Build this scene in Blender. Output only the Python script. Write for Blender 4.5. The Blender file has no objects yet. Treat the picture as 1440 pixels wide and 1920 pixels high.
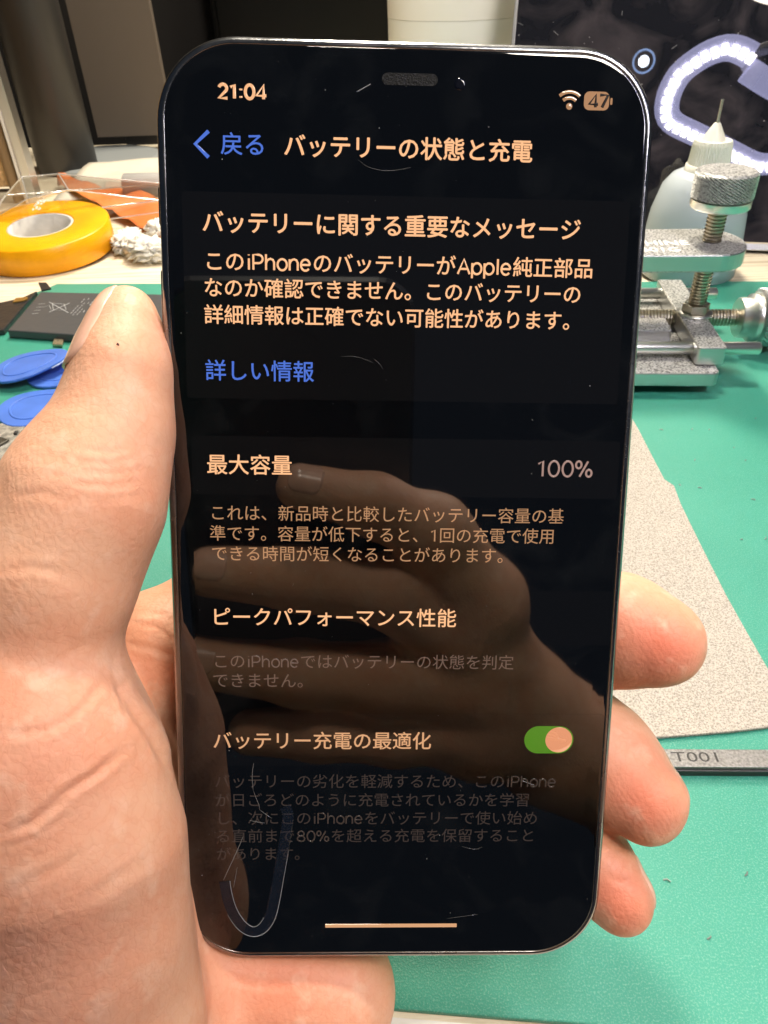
import bpy, bmesh, math, random
import numpy as np
from mathutils import Matrix, Vector
random.seed(4); RNG = np.random.default_rng(4)
SC = bpy.context.scene
COL = SC.collection
S = 0.001                                   # everything below is written in millimetres

# ---------------------------------------------------------------- camera, world, lamps, exposure
F, HC = 1400.0, 172.0                       # focal length in photo pixels; camera height above the desk (mm)
_d = np.array([67., 1820., 1400.]); _d /= np.linalg.norm(_d)
_Z = -_d; _Y = np.array([0, 0, 1.]) - _Z[2] * _Z; _Y /= np.linalg.norm(_Y); _X = np.cross(_Y, _Z)
CM = np.stack([_X, _Y, _Z])                 # camera axes (right, down, forward) -> world
CAM = np.array([0, 0, HC])
def ray(x, y): return CM @ np.array([(x - 720) / F, (y - 960) / F, 1.0])
def at(x, y, dep): return CAM + ray(x, y) * dep          # point seen at photo pixel x, y at that depth
def desk(x, y, h=0.0):
    r = ray(x, y); return CAM + r * ((h - HC) / r[2])
def w2p(P):
    c = (np.asarray(P, float) - CAM) @ CM
    return np.stack([720 + F * c[..., 0] / c[..., 2], 960 + F * c[..., 1] / c[..., 2], c[..., 2]], -1)
def height(X, Y, y):
    lo, hi = -50., 700.
    for _ in range(50):
        m = (lo + hi) / 2
        if w2p((X, Y, m))[1] > y: lo = m
        else: hi = m
    return m

cd = bpy.data.cameras.new('camera'); co = bpy.data.objects.new('camera', cd); COL.objects.link(co)
R3 = CM @ np.diag([1, -1, -1.])
co.matrix_world = Matrix.LocRotScale(Vector(CAM * S), Matrix(R3.tolist()).to_quaternion(), None)
cd.sensor_fit = 'VERTICAL'; cd.sensor_height = 36; cd.lens = 36 * F / 1920
cd.clip_start = 0.001; cd.clip_end = 50
SC.camera = co
cd.dof.use_dof = True; cd.dof.focus_distance = 0.119; cd.dof.aperture_fstop = 95

wd = bpy.data.worlds.new('World'); SC.world = wd; wd.use_nodes = True
wb = wd.node_tree.nodes['Background']; wb.inputs[0].default_value = (0.52, 0.70, 1.0, 1); wb.inputs[1].default_value = 0.042
SC.view_settings.view_transform = 'Standard'; SC.view_settings.look = 'None'
SC.view_settings.exposure = 0.36; SC.view_settings.gamma = 1.0
SC.cycles.use_denoising = True
SC.cycles.caustics_reflective = False; SC.cycles.caustics_refractive = False
SC.cycles.max_bounces = 7; SC.cycles.diffuse_bounces = 3; SC.cycles.glossy_bounces = 4; SC.cycles.transparent_max_bounces = 10
SC.cycles.use_adaptive_sampling = True; SC.cycles.adaptive_threshold = 0.02
SC.cycles.sample_clamp_indirect = 6

def area_lamp(name, loc, aim, size, power, col):
    l = bpy.data.lights.new(name, 'AREA'); l.shape = 'DISK'; l.size = size * S; l.energy = power; l.color = col
    o = bpy.data.objects.new(name, l); COL.objects.link(o); o.location = Vector(loc) * S
    o.rotation_euler = (Vector(aim) - Vector(loc)).to_track_quat('-Z', 'Y').to_euler()
    return o
area_lamp('ceiling_lamp', (60, 900, 780), (20, 300, 0), 170, 9.0, (1.0, 0.90, 0.74))
area_lamp('bench_lamp', (30, 560, 1050), (20, 330, 0), 120, 7.0, (1.0, 0.91, 0.76))
area_lamp('fill_lamp', (260, -170, 740), (30, 120, 30), 200, 3.3, (1.0, 0.88, 0.74))  # unseen fill, placed to brighten the near right of the mat and the fingers
RING_GLOW = 46.0

# ---------------------------------------------------------------- materials
def new_mat(name):
    m = bpy.data.materials.new(name); m.use_nodes = True
    return m, m.node_tree, m.node_tree.nodes['Principled BSDF']
def mat(name, col, rough=0.5, metal=0.0, var=0.0, vscale=200, bump=0.0, bscale=2000, emit=None, estr=1.0, spec=0.5,
        trans=0.0, sss=0.0, sssr=0.002, detail=4, coat=0.0, rvar=0.0, bdist=0.0002, ior=1.5, col2=None):
    m, nt, b = new_mat(name); N = nt.nodes; L = nt.links
    b.inputs['Base Color'].default_value = (*col, 1); b.inputs['Roughness'].default_value = rough
    b.inputs['Metallic'].default_value = metal; b.inputs['Specular IOR Level'].default_value = spec
    b.inputs['Transmission Weight'].default_value = trans; b.inputs['IOR'].default_value = ior
    b.inputs['Coat Weight'].default_value = coat
    if sss:
        b.inputs['Subsurface Weight'].default_value = sss; b.inputs['Subsurface Scale'].default_value = sssr
        b.inputs['Subsurface Radius'].default_value = (1, .35, .2)
    if emit: b.inputs['Emission Color'].default_value = (*emit, 1); b.inputs['Emission Strength'].default_value = estr
    tc = None
    if var or bump or rvar: tc = N.new('ShaderNodeTexCoord')
    if var:
        n = N.new('ShaderNodeTexNoise'); n.inputs['Scale'].default_value = vscale; n.inputs['Detail'].default_value = detail
        L.new(tc.outputs['Object'], n.inputs['Vector'])
        r = N.new('ShaderNodeMapRange'); r.inputs[1].default_value = .3; r.inputs[2].default_value = .7
        mx = N.new('ShaderNodeMix'); mx.data_type = 'RGBA'
        L.new(n.outputs['Fac'], r.inputs[0]); L.new(r.outputs[0], mx.inputs[0])
        c2 = col2 or tuple(min(1, c * (1 + var)) for c in col)
        mx.inputs[6].default_value = (*[c * (1 - var) for c in col], 1) if not col2 else (*col, 1)
        mx.inputs[7].default_value = (*c2, 1); L.new(mx.outputs[2], b.inputs['Base Color'])
    if rvar:
        n = N.new('ShaderNodeTexNoise'); n.inputs['Scale'].default_value = 60; n.inputs['Detail'].default_value = 6
        L.new(tc.outputs['Object'], n.inputs['Vector'])
        r = N.new('ShaderNodeMapRange'); r.inputs[1].default_value = .35; r.inputs[2].default_value = .7
        r.inputs[3].default_value = max(0, rough - rvar); r.inputs[4].default_value = rough + rvar
        L.new(n.outputs['Fac'], r.inputs[0]); L.new(r.outputs[0], b.inputs['Roughness'])
    if bump:
        n = N.new('ShaderNodeTexNoise'); n.inputs['Scale'].default_value = bscale; n.inputs['Detail'].default_value = 2
        L.new(tc.outputs['Object'], n.inputs['Vector'])
        bp = N.new('ShaderNodeBump'); bp.inputs['Strength'].default_value = bump; bp.inputs['Distance'].default_value = bdist
        L.new(n.outputs['Fac'], bp.inputs['Height']); L.new(bp.outputs[0], b.inputs['Normal'])
    return m

# ---------------------------------------------------------------- mesh helpers (mm in, metres out)
class MB:
    def __init__(s): s.v = []; s.f = []; s.sm = []
    def add(s, V, Fc, smooth=False):
        o = len(s.v); s.v += [tuple(p) for p in V]
        for f in Fc: s.f.append([i + o for i in f]); s.sm.append(smooth)
    def box(s, lo, hi):
        x0, y0, z0 = lo; x1, y1, z1 = hi
        s.add([(x0,y0,z0),(x1,y0,z0),(x1,y1,z0),(x0,y1,z0),(x0,y0,z1),(x1,y0,z1),(x1,y1,z1),(x0,y1,z1)],
              [(3,2,1,0),(4,5,6,7),(0,1,5,4),(1,2,6,5),(2,3,7,6),(3,0,4,7)]); return s
    def prism(s, poly, z0, z1, bevel=0.0, smooth=False):
        P = [np.array(p[:2], float) for p in poly]; n = len(P)
        ar = sum(P[i][0]*P[(i+1)%n][1]-P[(i+1)%n][0]*P[i][1] for i in range(n))
        if ar < 0: P = P[::-1]
        def inset(w):
            out = []
            for i in range(n):
                a, b, c = P[i-1], P[i], P[(i+1)%n]
                e1 = (b-a)/(np.linalg.norm(b-a)+1e-9); e2 = (c-b)/(np.linalg.norm(c-b)+1e-9)
                nn = np.array([-e1[1]-e2[1], e1[0]+e2[0]]); L2 = nn @ nn
                out.append(b + nn * (2*w/max(L2, .5)))
            return out
        rings = [(0, z0), (0, z1)]
        if bevel: rings = [(bevel, z0), (0, z0+bevel), (0, z1-bevel), (bevel*.3, z1-bevel*.3), (bevel, z1)]
        V = []
        for w, z in rings: V += [(p[0], p[1], z) for p in (inset(w) if w else P)]
        Fc = [tuple(range(n))[::-1], tuple(range(n*(len(rings)-1), n*len(rings)))]
        for k in range(len(rings)-1):
            for i in range(n): j = (i+1) % n; Fc.append((k*n+i, k*n+j, (k+1)*n+j, (k+1)*n+i))
        s.add(V, Fc, smooth); return s
    def lathe(s, prof, c=(0,0,0), n=40, axis='z', smooth=True, cap=True):
        V = []
        for r, z in prof:
            for i in range(n):
                a = 2*math.pi*i/n; x, y = r*math.cos(a), r*math.sin(a)
                p = (x, y, z) if axis == 'z' else ((z, x, y) if axis == 'x' else (y, z, x))
                V.append((p[0]+c[0], p[1]+c[1], p[2]+c[2]))
        Fc = []
        for k in range(len(prof)-1):
            for i in range(n): j = (i+1) % n; Fc.append((k*n+i, k*n+j, (k+1)*n+j, (k+1)*n+i))
        s.add(V, Fc, smooth)
        if cap: s.add(V[:n], [tuple(range(n))[::-1]]); s.add(V[-n:], [tuple(range(n))])
        return s
    def tube(s, pts, r, n=8, zs=1.0, up=(0,0,1), close=False, cap=True):
        P = [np.array(p, float) for p in pts]; m = len(P); V = []
        rr = r if isinstance(r, (list, tuple, np.ndarray)) else [r]*m
        U = np.array(up, float)
        for i in range(m):
            a = P[i-1] if (i or close) else P[i]; b = P[(i+1) % m] if (i < m-1 or close) else P[i]
            t = b - a; t /= np.linalg.norm(t)+1e-9
            x = np.cross(t, U)
            if np.linalg.norm(x) < 1e-3: x = np.cross(t, (1, 0.2, 0))
            x /= np.linalg.norm(x); y = np.cross(x, t)
            for k in range(n):
                q = 2*math.pi*k/n; V.append(P[i] + rr[i]*(x*math.cos(q) + y*math.sin(q)*zs))
        Fc = []
        for k in range(m if close else m-1):
            a, b = k*n, ((k+1) % m)*n
            for i in range(n): j = (i+1) % n; Fc.append((a+i, a+j, b+j, b+i))
        s.add(V, Fc, True)
        if cap and not close: s.add(V[:n], [tuple(range(n))[::-1]]); s.add(V[-n:], [tuple(range(n))])
        return s
    def build(s, name, m, parent=None, bevel=0.0, segs=2, smooth=None, xf=None):
        V = np.array(s.v, float)
        if xf is not None: V = V @ np.array(xf)[:3, :3].T + np.array(xf)[:3, 3]
        me = bpy.data.meshes.new(name); me.from_pydata((V*S).tolist(), [], s.f); me.update()
        me.polygons.foreach_set('use_smooth', [bool(x) if smooth is None else smooth for x in s.sm])
        if m: me.materials.append(m)
        o = bpy.data.objects.new(name, me); COL.objects.link(o)
        if parent: o.parent = parent
        if bevel:
            b = o.modifiers.new('bevel', 'BEVEL'); b.width = bevel*S; b.segments = segs; b.limit_method = 'ANGLE'; b.angle_limit = math.radians(35)
        return o
def fixn(o):
    bm = bmesh.new(); bm.from_mesh(o.data); bmesh.ops.recalc_face_normals(bm, faces=bm.faces); bm.to_mesh(o.data); bm.free(); return o
def tag(o, label=None, cat=None, group=None, kind=None):
    for k, v in (('label', label), ('category', cat), ('group', group), ('kind', kind)):
        if v: o[k] = v
    return o
def thing(name, label, cat, loc=(0,0,0), rz=0.0, group=None, rot=None):
    o = bpy.data.objects.new(name, None); COL.objects.link(o); o.empty_display_size = 0.01
    r = Matrix(np.asarray(rot).tolist()).to_quaternion() if rot is not None else Matrix.Rotation(rz, 3, 'Z').to_quaternion()
    o.matrix_world = Matrix.LocRotScale(Vector(loc)*S, r, None)
    return tag(o, label, cat, group)
def rrect(w, h, r, n=10, cx=0, cy=0):
    out = []
    for sx, sy, a0 in ((1,1,0),(-1,1,90),(-1,-1,180),(1,-1,270)):
        for k in range(n+1):
            a = math.radians(a0 + 90*k/n); out.append((cx+sx*(w/2-r)+r*math.cos(a), cy+sy*(h/2-r)+r*math.sin(a)))
    return out

# ---------------------------------------------------------------- the setting: desk, wall
def wood_desk():
    m, nt, b = new_mat('pale_desk'); N = nt.nodes; L = nt.links
    tc = N.new('ShaderNodeTexCoord'); mp = N.new('ShaderNodeMapping'); mp.inputs['Scale'].default_value = (6, 120, 1)
    mp.inputs['Rotation'].default_value = (0, 0, math.radians(-8))
    n = N.new('ShaderNodeTexNoise'); n.inputs['Scale'].default_value = 3; n.inputs['Detail'].default_value = 6; n.inputs['Distortion'].default_value = .6
    cr = N.new('ShaderNodeValToRGB'); cr.color_ramp.elements[0].position = .3; cr.color_ramp.elements[0].color = (.56, .45, .30, 1)
    cr.color_ramp.elements[1].position = .55; cr.color_ramp.elements[1].color = (.82, .73, .56, 1)
    L.new(tc.outputs['Object'], mp.inputs[0]); L.new(mp.outputs[0], n.inputs['Vector']); L.new(n.outputs['Fac'], cr.inputs[0])
    L.new(cr.outputs[0], b.inputs['Base Color']); b.inputs['Roughness'].default_value = .5
    return m
o = MB().prism([(-900,8),(900,8),(900,desk(250,266)[1]),(-900,desk(250,266)[1])], -30, -2).build('desk_top', wood_desk()); tag(o, kind='structure')
M_wall = mat('dark_wall', (.007, .005, .004), .9, var=.3, vscale=4)
o = MB().box((-1500, 1150, -700), (1500, 1170, 1800)).build('wall', M_wall); tag(o, kind='structure')
o = MB().box((-1500, -900, -740), (1500, 1150, -700)).build('floor', mat('dark_floor', (.05, .04, .035), .7, var=.3, vscale=6)); tag(o, kind='structure')

# ---------------------------------------------------------------- green mat
def green_mat():
    m, nt, b = new_mat('green_silicone'); N = nt.nodes; L = nt.links
    tc = N.new('ShaderNodeTexCoord')
    n = N.new('ShaderNodeTexNoise'); n.inputs['Scale'].default_value = 14; n.inputs['Detail'].default_value = 6
    L.new(tc.outputs['Object'], n.inputs['Vector'])
    mx = N.new('ShaderNodeMix'); mx.data_type = 'RGBA'; L.new(n.outputs['Fac'], mx.inputs[0])
    mx.inputs[6].default_value = (.008, .225, .150, 1); mx.inputs[7].default_value = (.050, .345, .245, 1)
    g = N.new('ShaderNodeTexNoise'); g.inputs['Scale'].default_value = 2400; g.inputs['Detail'].default_value = 3; g.inputs['Roughness'].default_value = .65
    L.new(tc.outputs['Object'], g.inputs['Vector'])
    r = N.new('ShaderNodeMapRange'); r.inputs[1].default_value = .5; r.inputs[2].default_value = .72
    L.new(g.outputs['Fac'], r.inputs[0])
    m2 = N.new('ShaderNodeMix'); m2.data_type = 'RGBA'; L.new(r.outputs[0], m2.inputs[0]); L.new(mx.outputs[2], m2.inputs[6])
    m2.inputs[7].default_value = (.16, .40, .30, 1); L.new(m2.outputs[2], b.inputs['Base Color'])
    bp = N.new('ShaderNodeBump'); bp.inputs['Strength'].default_value = .8; bp.inputs['Distance'].default_value = .00024
    L.new(g.outputs['Fac'], bp.inputs['Height']); L.new(bp.outputs[0], b.inputs['Normal'])
    b.inputs['Roughness'].default_value = .42
    return m
c0, c1, c2_ = desk(107, 532), desk(44, 558), desk(1440, 527)
dirm = (c2_-c0)/np.linalg.norm(c2_-c0)
e0, e1 = desk(705,1888), desk(1000,1912); ed_ = (e1-e0)/np.linalg.norm(e1-e0)
poly = [c0, c0+dirm*640, e0+ed_*420, e0-ed_*330, np.array([-300, 330,0]), c1+(c1-c0)*.9, c1]
M_green = green_mat()
o = MB().prism([p[:2] for p in poly], -1.8, 0, .35).build('repair_mat', M_green)
tag(o, 'green silicone repair mat spread over the pale desk', 'mat')
o = MB().prism([(e0-ed_*60-np.array([0,1.2,0]))[:2], (e0+ed_*60-np.array([0,1.2,0]))[:2], desk(1150,2010)[:2], desk(560,2010)[:2]], -1.9, -1.2).build('paper_slip', mat('white_paper', (.75,.74,.70), .7))
tag(o, 'white paper slip lying along the near edge of the green mat below the hand', 'paper')
# crumbs
mb = MB()
for x, y in ((1330,806),(1417,785),(1376,840),(1240,806),(1298,805),(1303,863),(1398,864),(1390,1012),(1412,937),(1436,1010),(1275,910),(1312,915),(275,975),(300,940),(1400,1640),(1330,1760),(1250,1650)):
    p = desk(x, y); q = random.uniform(.3,.9); a = random.uniform(0,3)
    mb.tube([p+np.array([-q*math.cos(a),-q*math.sin(a),.15]), p+np.array([0,0,.45]), p+np.array([q*math.cos(a+.5),q*math.sin(a+.5),.15])], .18, 5)
o = mb.build('crumbs', mat('crumb', (.25,.3,.27), .7, var=.9, vscale=90)); tag(o, 'tiny crumbs scattered on the green mat', 'dust', kind='stuff')

# ---------------------------------------------------------------- smartphone
def rodr(w):
    w = np.array(w); a = np.linalg.norm(w); k = w/a; K = np.array([[0,-k[2],k[1]],[k[2],0,-k[0]],[-k[1],k[0],0]])
    return np.eye(3)+math.sin(a)*K+(1-math.cos(a))*K@K
PW, PH, PT, PR = 71.3, 144.8, 7.7, 11.6
Pc = np.array([2.3595, 5.3324, 115.7549])
PRm = CM @ rodr([.1664, -.0286, .0134]) @ np.diag([1,-1,-1.])
PO = CAM + CM @ Pc
def uv(x, y):                                # photo pixel -> point on the screen plane, phone axes
    r = ray(x, y); n = PRm[:,2]; t = ((PO-CAM)@n)/(r@n); return (PRm.T @ (CAM + r*t - PO))[:2]
phone = thing('smartphone', 'black smartphone held upright in the hand, showing a dark Japanese settings screen', 'smartphone', PO, rot=PRm)
def shell(rings, capb=False, capt=False):
    mb = MB(); n = None; V = []
    for ins, z in rings:
        q = rrect(PW-2*ins, PH-2*ins, max(PR-ins, 1), 14); n = len(q); V += [(x, y, z) for x, y in q]
    Fc = []
    for k in range(len(rings)-1):
        for i in range(n): j = (i+1) % n; Fc.append((k*n+i, k*n+j, (k+1)*n+j, (k+1)*n+i))
    if capb: Fc.append(tuple(range(n))[::-1])
    if capt: Fc.append(tuple(range(n*(len(rings)-1), n*len(rings))))
    mb.add(V, Fc, True); return mb
def phone_glass(name, base, smudge=True, rough=.022):
    m, nt, b = new_mat(name); N = nt.nodes; L = nt.links
    b.inputs['Base Color'].default_value = (*base, 1); b.inputs['Roughness'].default_value = rough; b.inputs['IOR'].default_value = 1.52; b.inputs['Specular IOR Level'].default_value = 1.0
    if smudge:
        tc = N.new('ShaderNodeTexCoord'); n = N.new('ShaderNodeTexNoise'); n.inputs['Scale'].default_value = 90; n.inputs['Detail'].default_value = 8
        n.inputs['Distortion'].default_value = 1.2
        L.new(tc.outputs['Object'], n.inputs['Vector']); r = N.new('ShaderNodeMapRange'); r.inputs[1].default_value = .5; r.inputs[2].default_value = .8
        L.new(n.outputs['Fac'], r.inputs[0]); mx = N.new('ShaderNodeMix'); mx.data_type = 'RGBA'
        mx.inputs[6].default_value = (*base, 1); mx.inputs[7].default_value = (base[0]+.0045, base[1]+.005, base[2]+.005, 1)
        L.new(r.outputs[0], mx.inputs[0]); L.new(mx.outputs[2], b.inputs['Base Color'])
        r2 = N.new('ShaderNodeMapRange'); r2.inputs[3].default_value = rough*.6; r2.inputs[4].default_value = rough*2.2
        L.new(n.outputs['Fac'], r2.inputs[0]); L.new(r2.outputs[0], b.inputs['Roughness'])
    return m
M_steel = mat('dark_steel', (.27,.27,.275), .24, 1.0, bump=.15, bscale=700, rvar=.1)
M_glass = phone_glass('black_glass', (.0013,.0014,.0017))
fr = shell([(1.55,-.5),(1.5,-.16),(1.3,-.10),(1.0,-.14),(.6,-.38),(.25,-.95),(.05,-2.2),(0,-3.85),(.05,-5.3),(.3,-6.6),(.9,-7.2)]).build('steel_frame', M_steel, phone); fixn(fr)
gl = shell([(1.54,-.42),(1.53,-.1),(1.6,-.04),(1.75,-.01),(2.1,0)], False, True).build('front_glass', M_glass, phone); fixn(gl)
bg = shell([(.92,-7.15),(1.3,-7.45),(2.5,-7.7)], False, True).build('back_glass', mat('grey_back_glass', (.05,.05,.055), .2), phone); fixn(bg)
for nm, sd, y, l in (('mute_switch', -1, 50, 5.5), ('volume_button', -1, 36, 10), ('volume_button', -1, 22.5, 10), ('side_button', 1, 30, 18)):
    mb = MB(); q = rrect(1.2, l, .55, 5)
    mb.prism([(x, yy) for x, yy in q], 0, .75, .15)
    x0 = sd*PW/2
    xf = np.eye(4); xf[:3,:3] = np.array([[0,0,sd],[0,1,0],[1,0,0]]).astype(float); xf[:3,3] = (x0-sd*.25, y, -3.6)
    fixn(mb.build(nm, M_steel, gl and phone, xf=xf))
# speaker slit and camera
sl, sr = uv(716,148), uv(821,150); vy = (sl[1]+sr[1])/2
fixn(MB().prism(rrect(sr[0]-sl[0], 1.6, .79, 8, (sl[0]+sr[0])/2, vy), -.1, .03, .02).build('speaker_slit', mat('grey_mesh', (.006,.0063,.0066), .7, var=.6, vscale=2600, spec=.2, bump=.8, bscale=3500), phone))
c = uv(862,158); fixn(MB().lathe([(.1,.012),(.5,.012),(.8,.008),(.82,-.05)], (c[0],c[1],.004), 28).build('front_camera', mat('lens_blue', (.002,.0025,.006), .12), phone))
# lit screen
scr_w, scr_h = PW-2*4.0, PH-2*4.2
M_scr = phone_glass('screen_black', (.0012,.0013,.0017))
scr = fixn(MB().prism(rrect(scr_w, scr_h, 8.0, 12), -.02, .012).build('screen', M_scr, phone))
def cell(y0, y1, x0, x1, name, e, col=(1,.85,.8)):
    a, b_ = uv((x0+x1)/2, y0), uv((x0+x1)/2, y1); l = uv(x0, (y0+y1)/2)[0]; r = uv(x1, (y0+y1)/2)[0]
    m = mat('screen_cell', (.0012,.0013,.0017), .024, spec=1.0, emit=col, estr=e)
    return fixn(MB().prism(rrect(r-l, a[1]-b_[1], .5, 3, (l+r)/2, (a[1]+b_[1])/2), 0, .022).build(name, m, scr))
cell(368, 752, 346, 1170, 'message_panel', .0022)
cell(822, 931, 360, 1160, 'capacity_panel', .0022)
cell(1106, 1208, 372, 1146, 'performance_panel', .0015)
cell(1338, 1436, 384, 1130, 'charging_panel', .0012)
def arc(cx, cy, rx, ry, a0=0, a1=360, n=20):
    return [(cx+rx*math.cos(math.radians(a0+(a1-a0)*k/n)), cy+ry*math.sin(math.radians(a0+(a1-a0)*k/n))) for k in range(n+1)]
GL = {
 'i': (.25, [[(.125,0),(.125,.52)], [(.125,.665),(.125,.70)]]),
 'P': (.63, [[(.09,0),(.09,.70),(.32,.70)] + arc(.34,.505,.2,.195,90,-90,10) + [(.09,.31)]]),
 'h': (.56, [[(.07,0),(.07,.73)], [(.07,.30),(.12,.43),(.2,.5),(.29,.52),(.4,.48),(.46,.36),(.46,0)]]),
 'o': (.58, [arc(.29,.26,.225,.26)]),
 'n': (.55, [[(.07,0),(.07,.52)], [(.07,.30),(.12,.43),(.2,.5),(.29,.52),(.4,.48),(.46,.36),(.46,0)]]),
 'e': (.56, [[(.06,.27),(.49,.27)] + arc(.28,.26,.215,.26,5,320,18)]),
 'A': (.67, [[(.04,0),(.33,.70),(.62,0)], [(.14,.24),(.52,.24)]]),
 'p': (.60, [[(.07,-.19),(.07,.52)], arc(.30,.26,.225,.26)]),
 'l': (.24, [[(.12,0),(.12,.73)]]),
 '0': (.63, [arc(.315,.35,.235,.35)]), '1': (.50, [[(.1,.56),(.31,.69),(.31,0)]]),
 '2': (.60, [arc(.29,.49,.21,.21,165,-25,10) + [(.07,0),(.53,0)]]),
 '4': (.64, [[(.44,0),(.44,.70),(.05,.17),(.59,.17)]]), '7': (.58, [[(.05,.69),(.53,.69),(.2,0)]]),
 '8': (.62, [arc(.31,.52,.185,.175), arc(.31,.18,.225,.185)]),
 '%': (.84, [[(.24,0),(.6,.70)], arc(.18,.54,.125,.16), arc(.66,.16,.125,.16)]),
 ':': (.32, [[(.16,.04),(.16,.12)], [(.16,.42),(.16,.50)]]), ' ': (.25, [])}
HALF = set(GL)
def cjk(txt, size, bold):
    c = bpy.data.curves.new('t', 'FONT'); c.body = txt; c.size = size*S; c.offset = bold*size*S; c.resolution_u = 3; c.fill_mode = 'BOTH'
    ob = bpy.data.objects.new('t', c); COL.objects.link(ob)
    dg = bpy.context.evaluated_depsgraph_get(); me = bpy.data.meshes.new_from_object(ob.evaluated_get(dg))
    n = len(me.vertices); V = np.zeros(n*3); me.vertices.foreach_get('co', V); V = V.reshape(-1,3)/S
    Fc = [tuple(p.vertices) for p in me.polygons]
    bpy.data.objects.remove(ob); bpy.data.curves.remove(c); bpy.data.meshes.remove(me); return V, Fc
def line_text(mb, txt, x0, x1, yc, bold=.0, zt=.05, size=None, stroke=.045, flat=False, frame=None):
    a, b_ = uv(x0, yc), uv(x1, yc)
    yl = yc
    runs = []
    for ch in txt:
        k = ch in HALF
        if runs and runs[-1][0] == k: runs[-1][1] += ch
        else: runs.append([k, ch])
    adv = sum(sum(GL[c][0] for c in t)+.1 if k else len(t) for k, t in runs)
    if txt[-1] in '。、': adv -= .6
    if runs[-1][0]: adv -= .14
    if runs[0][0]: adv -= .05
    if not runs[-1][0]: adv -= .04
    if not runs[0][0]: adv -= .05
    sz = (b_[0]-a[0])/adv; v = (a[1]+b_[1])/2 - (.36 if any(not k for k, _ in runs) else .35)*sz
    u = a[0] - .05*sz
    for k, t in runs:
        if k:
            u += .05*sz
            for ch in t:
                for st in GL[ch][1]:
                    cl = np.hypot(st[0][0]-st[-1][0], st[0][1]-st[-1][1]) < 1e-6
                    pts = [(u+p[0]*sz, v+p[1]*sz, zt) for p in (st[:-1] if cl else st)]
                    mb.tube(pts, stroke*sz, 6, zs=.12/ (stroke*sz+.2)*.5, close=cl)
                u += GL[ch][0]*sz
            u += .05*sz
        else:
            V, Fc = cjk(t, sz, 0)
            ds = [(0,0)] if bold < .005 else [(-bold,0),(bold,0),(0,bold),(0,-bold)]
            for q_, (dx, dy) in enumerate(ds): mb.add(V + np.array([u+dx*sz, v+dy*sz, zt+q_*.003]), Fc)
            u += len(t)*sz
    return sz
def ink(name, col, e=1.0): return mat(name, (.004,.004,.004), .05, emit=col, estr=e, spec=.8)
PEACH = (1.0, .52, .26)
I_bright, I_mid, I_dim, I_faint = ink('peach_ink', PEACH, .82), ink('peach_ink_mid', PEACH, .36), ink('grey_ink', (.8,.5,.38), .13), ink('faint_ink', (.8,.55,.45), .042)
I_blue = ink('blue_ink', (.10,.22,.85), .62)
def text(name, m, rows, **k):
    mb = MB()
    for r in rows: line_text(mb, *r, **k)
    return mb.build(name, m, scr)
text('clock_digits', ink('clock_ink', PEACH, .75), [('21:04', 408, 498, 172)], stroke=.085)
text('title_text', I_bright, [('バッテリーの状態と充電', 533, 998, 279)], bold=.017)
text('back_label', I_blue, [('戻る', 415, 498, 271)], bold=.008)
text('heading_text', I_bright, [('バッテリーに関する重要なメッセージ', 380, 1089, 424)], bold=.017)
text('message_text', I_bright, [('このiPhoneのバッテリーがApple純正部品', 384, 1112, 497), ('なのか確認できません。このバッテリーの', 383, 1090, 546), ('詳細情報は正確でない可能性があります。', 384, 1068, 596)], bold=.011, stroke=.05)
text('link_text', I_blue, [('詳しい情報', 386, 588, 696)], bold=.008)
text('capacity_label', I_bright, [('最大容量', 389, 547, 872)], bold=.010)
text('capacity_value', ink('value_ink', (.8,.5,.42), .38), [('100%', 1005, 1108, 879)], stroke=.047)
text('capacity_note', I_mid, [('これは、新品時と比較したバッテリー容量の基', 394, 1057, 965), ('準です。容量が低下すると、1回の充電で使用', 394, 1040, 1003), ('できる時間が短くなることがあります。', 397, 943, 1040)], bold=.004)
text('performance_label', I_bright, [('ピークパフォーマンス性能', 397, 855, 1158)], bold=.008)
text('performance_note', I_dim, [('このiPhoneではバッテリーの状態を判定', 400, 963, 1241), ('できません。', 399, 568, 1276)], bold=.002)
text('charging_label', ink('peach_ink_low', PEACH, .56), [('バッテリー充電の最適化', 400, 808, 1389)], bold=.008)
text('charging_note', I_faint, [('バッテリーの劣化を軽減するため、このiPhone', 403, 1040, 1465), ('が日ごろどのように充電されているかを学習', 404, 993, 1500), ('し、次にこのiPhoneをバッテリーで使い始め', 405, 1008, 1534), ('る直前まで80%を超える充電を保留すること', 405, 1003, 1567), ('があります。', 406, 562, 1601)], bold=.002)
def P3(x, y, z=.05): q = uv(x, y); return (q[0], q[1], z)
MB().tube([P3(391,246), P3(366,270), P3(391,295)], .26, 8, zs=.25).build('back_chevron', I_blue, scr)
mb = MB(); cw = uv(1067,203)
for r in (.55, 1.35, 2.15):
    if r < 1: mb.lathe([(.02,.06),(.42,.06),(.45,.02)], (cw[0], cw[1]+.25, 0), 14)
    else: mb.tube([(cw[0]+r*math.cos(math.radians(a)), cw[1]+r*math.sin(math.radians(a)), .05) for a in range(48, 133, 12)], .23, 6, zs=.25)
I_stat = ink('status_ink', PEACH, .36)
mb.build('wifi_icon', I_stat, scr)
a, b_ = uv(1095,189), uv(1142,190); bw = b_[0]-a[0]
bat = fixn(MB().prism(rrect(bw, 2.45, .75, 6, (a[0]+b_[0])/2, (a[1]+b_[1])/2), 0, .05).prism(rrect(.3, .9, .14, 4, b_[0]+.32, (a[1]+b_[1])/2), 0, .05).build('battery_icon', I_stat, scr))
mb = MB(); line_text(mb, '47', 1103, 1138, 190, stroke=.09, zt=.08); mb.build('battery_digits', mat('dark_ink', (.004,.004,.004), .5, emit=(.02,.01,.006), estr=.3, spec=.1), bat)
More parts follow.
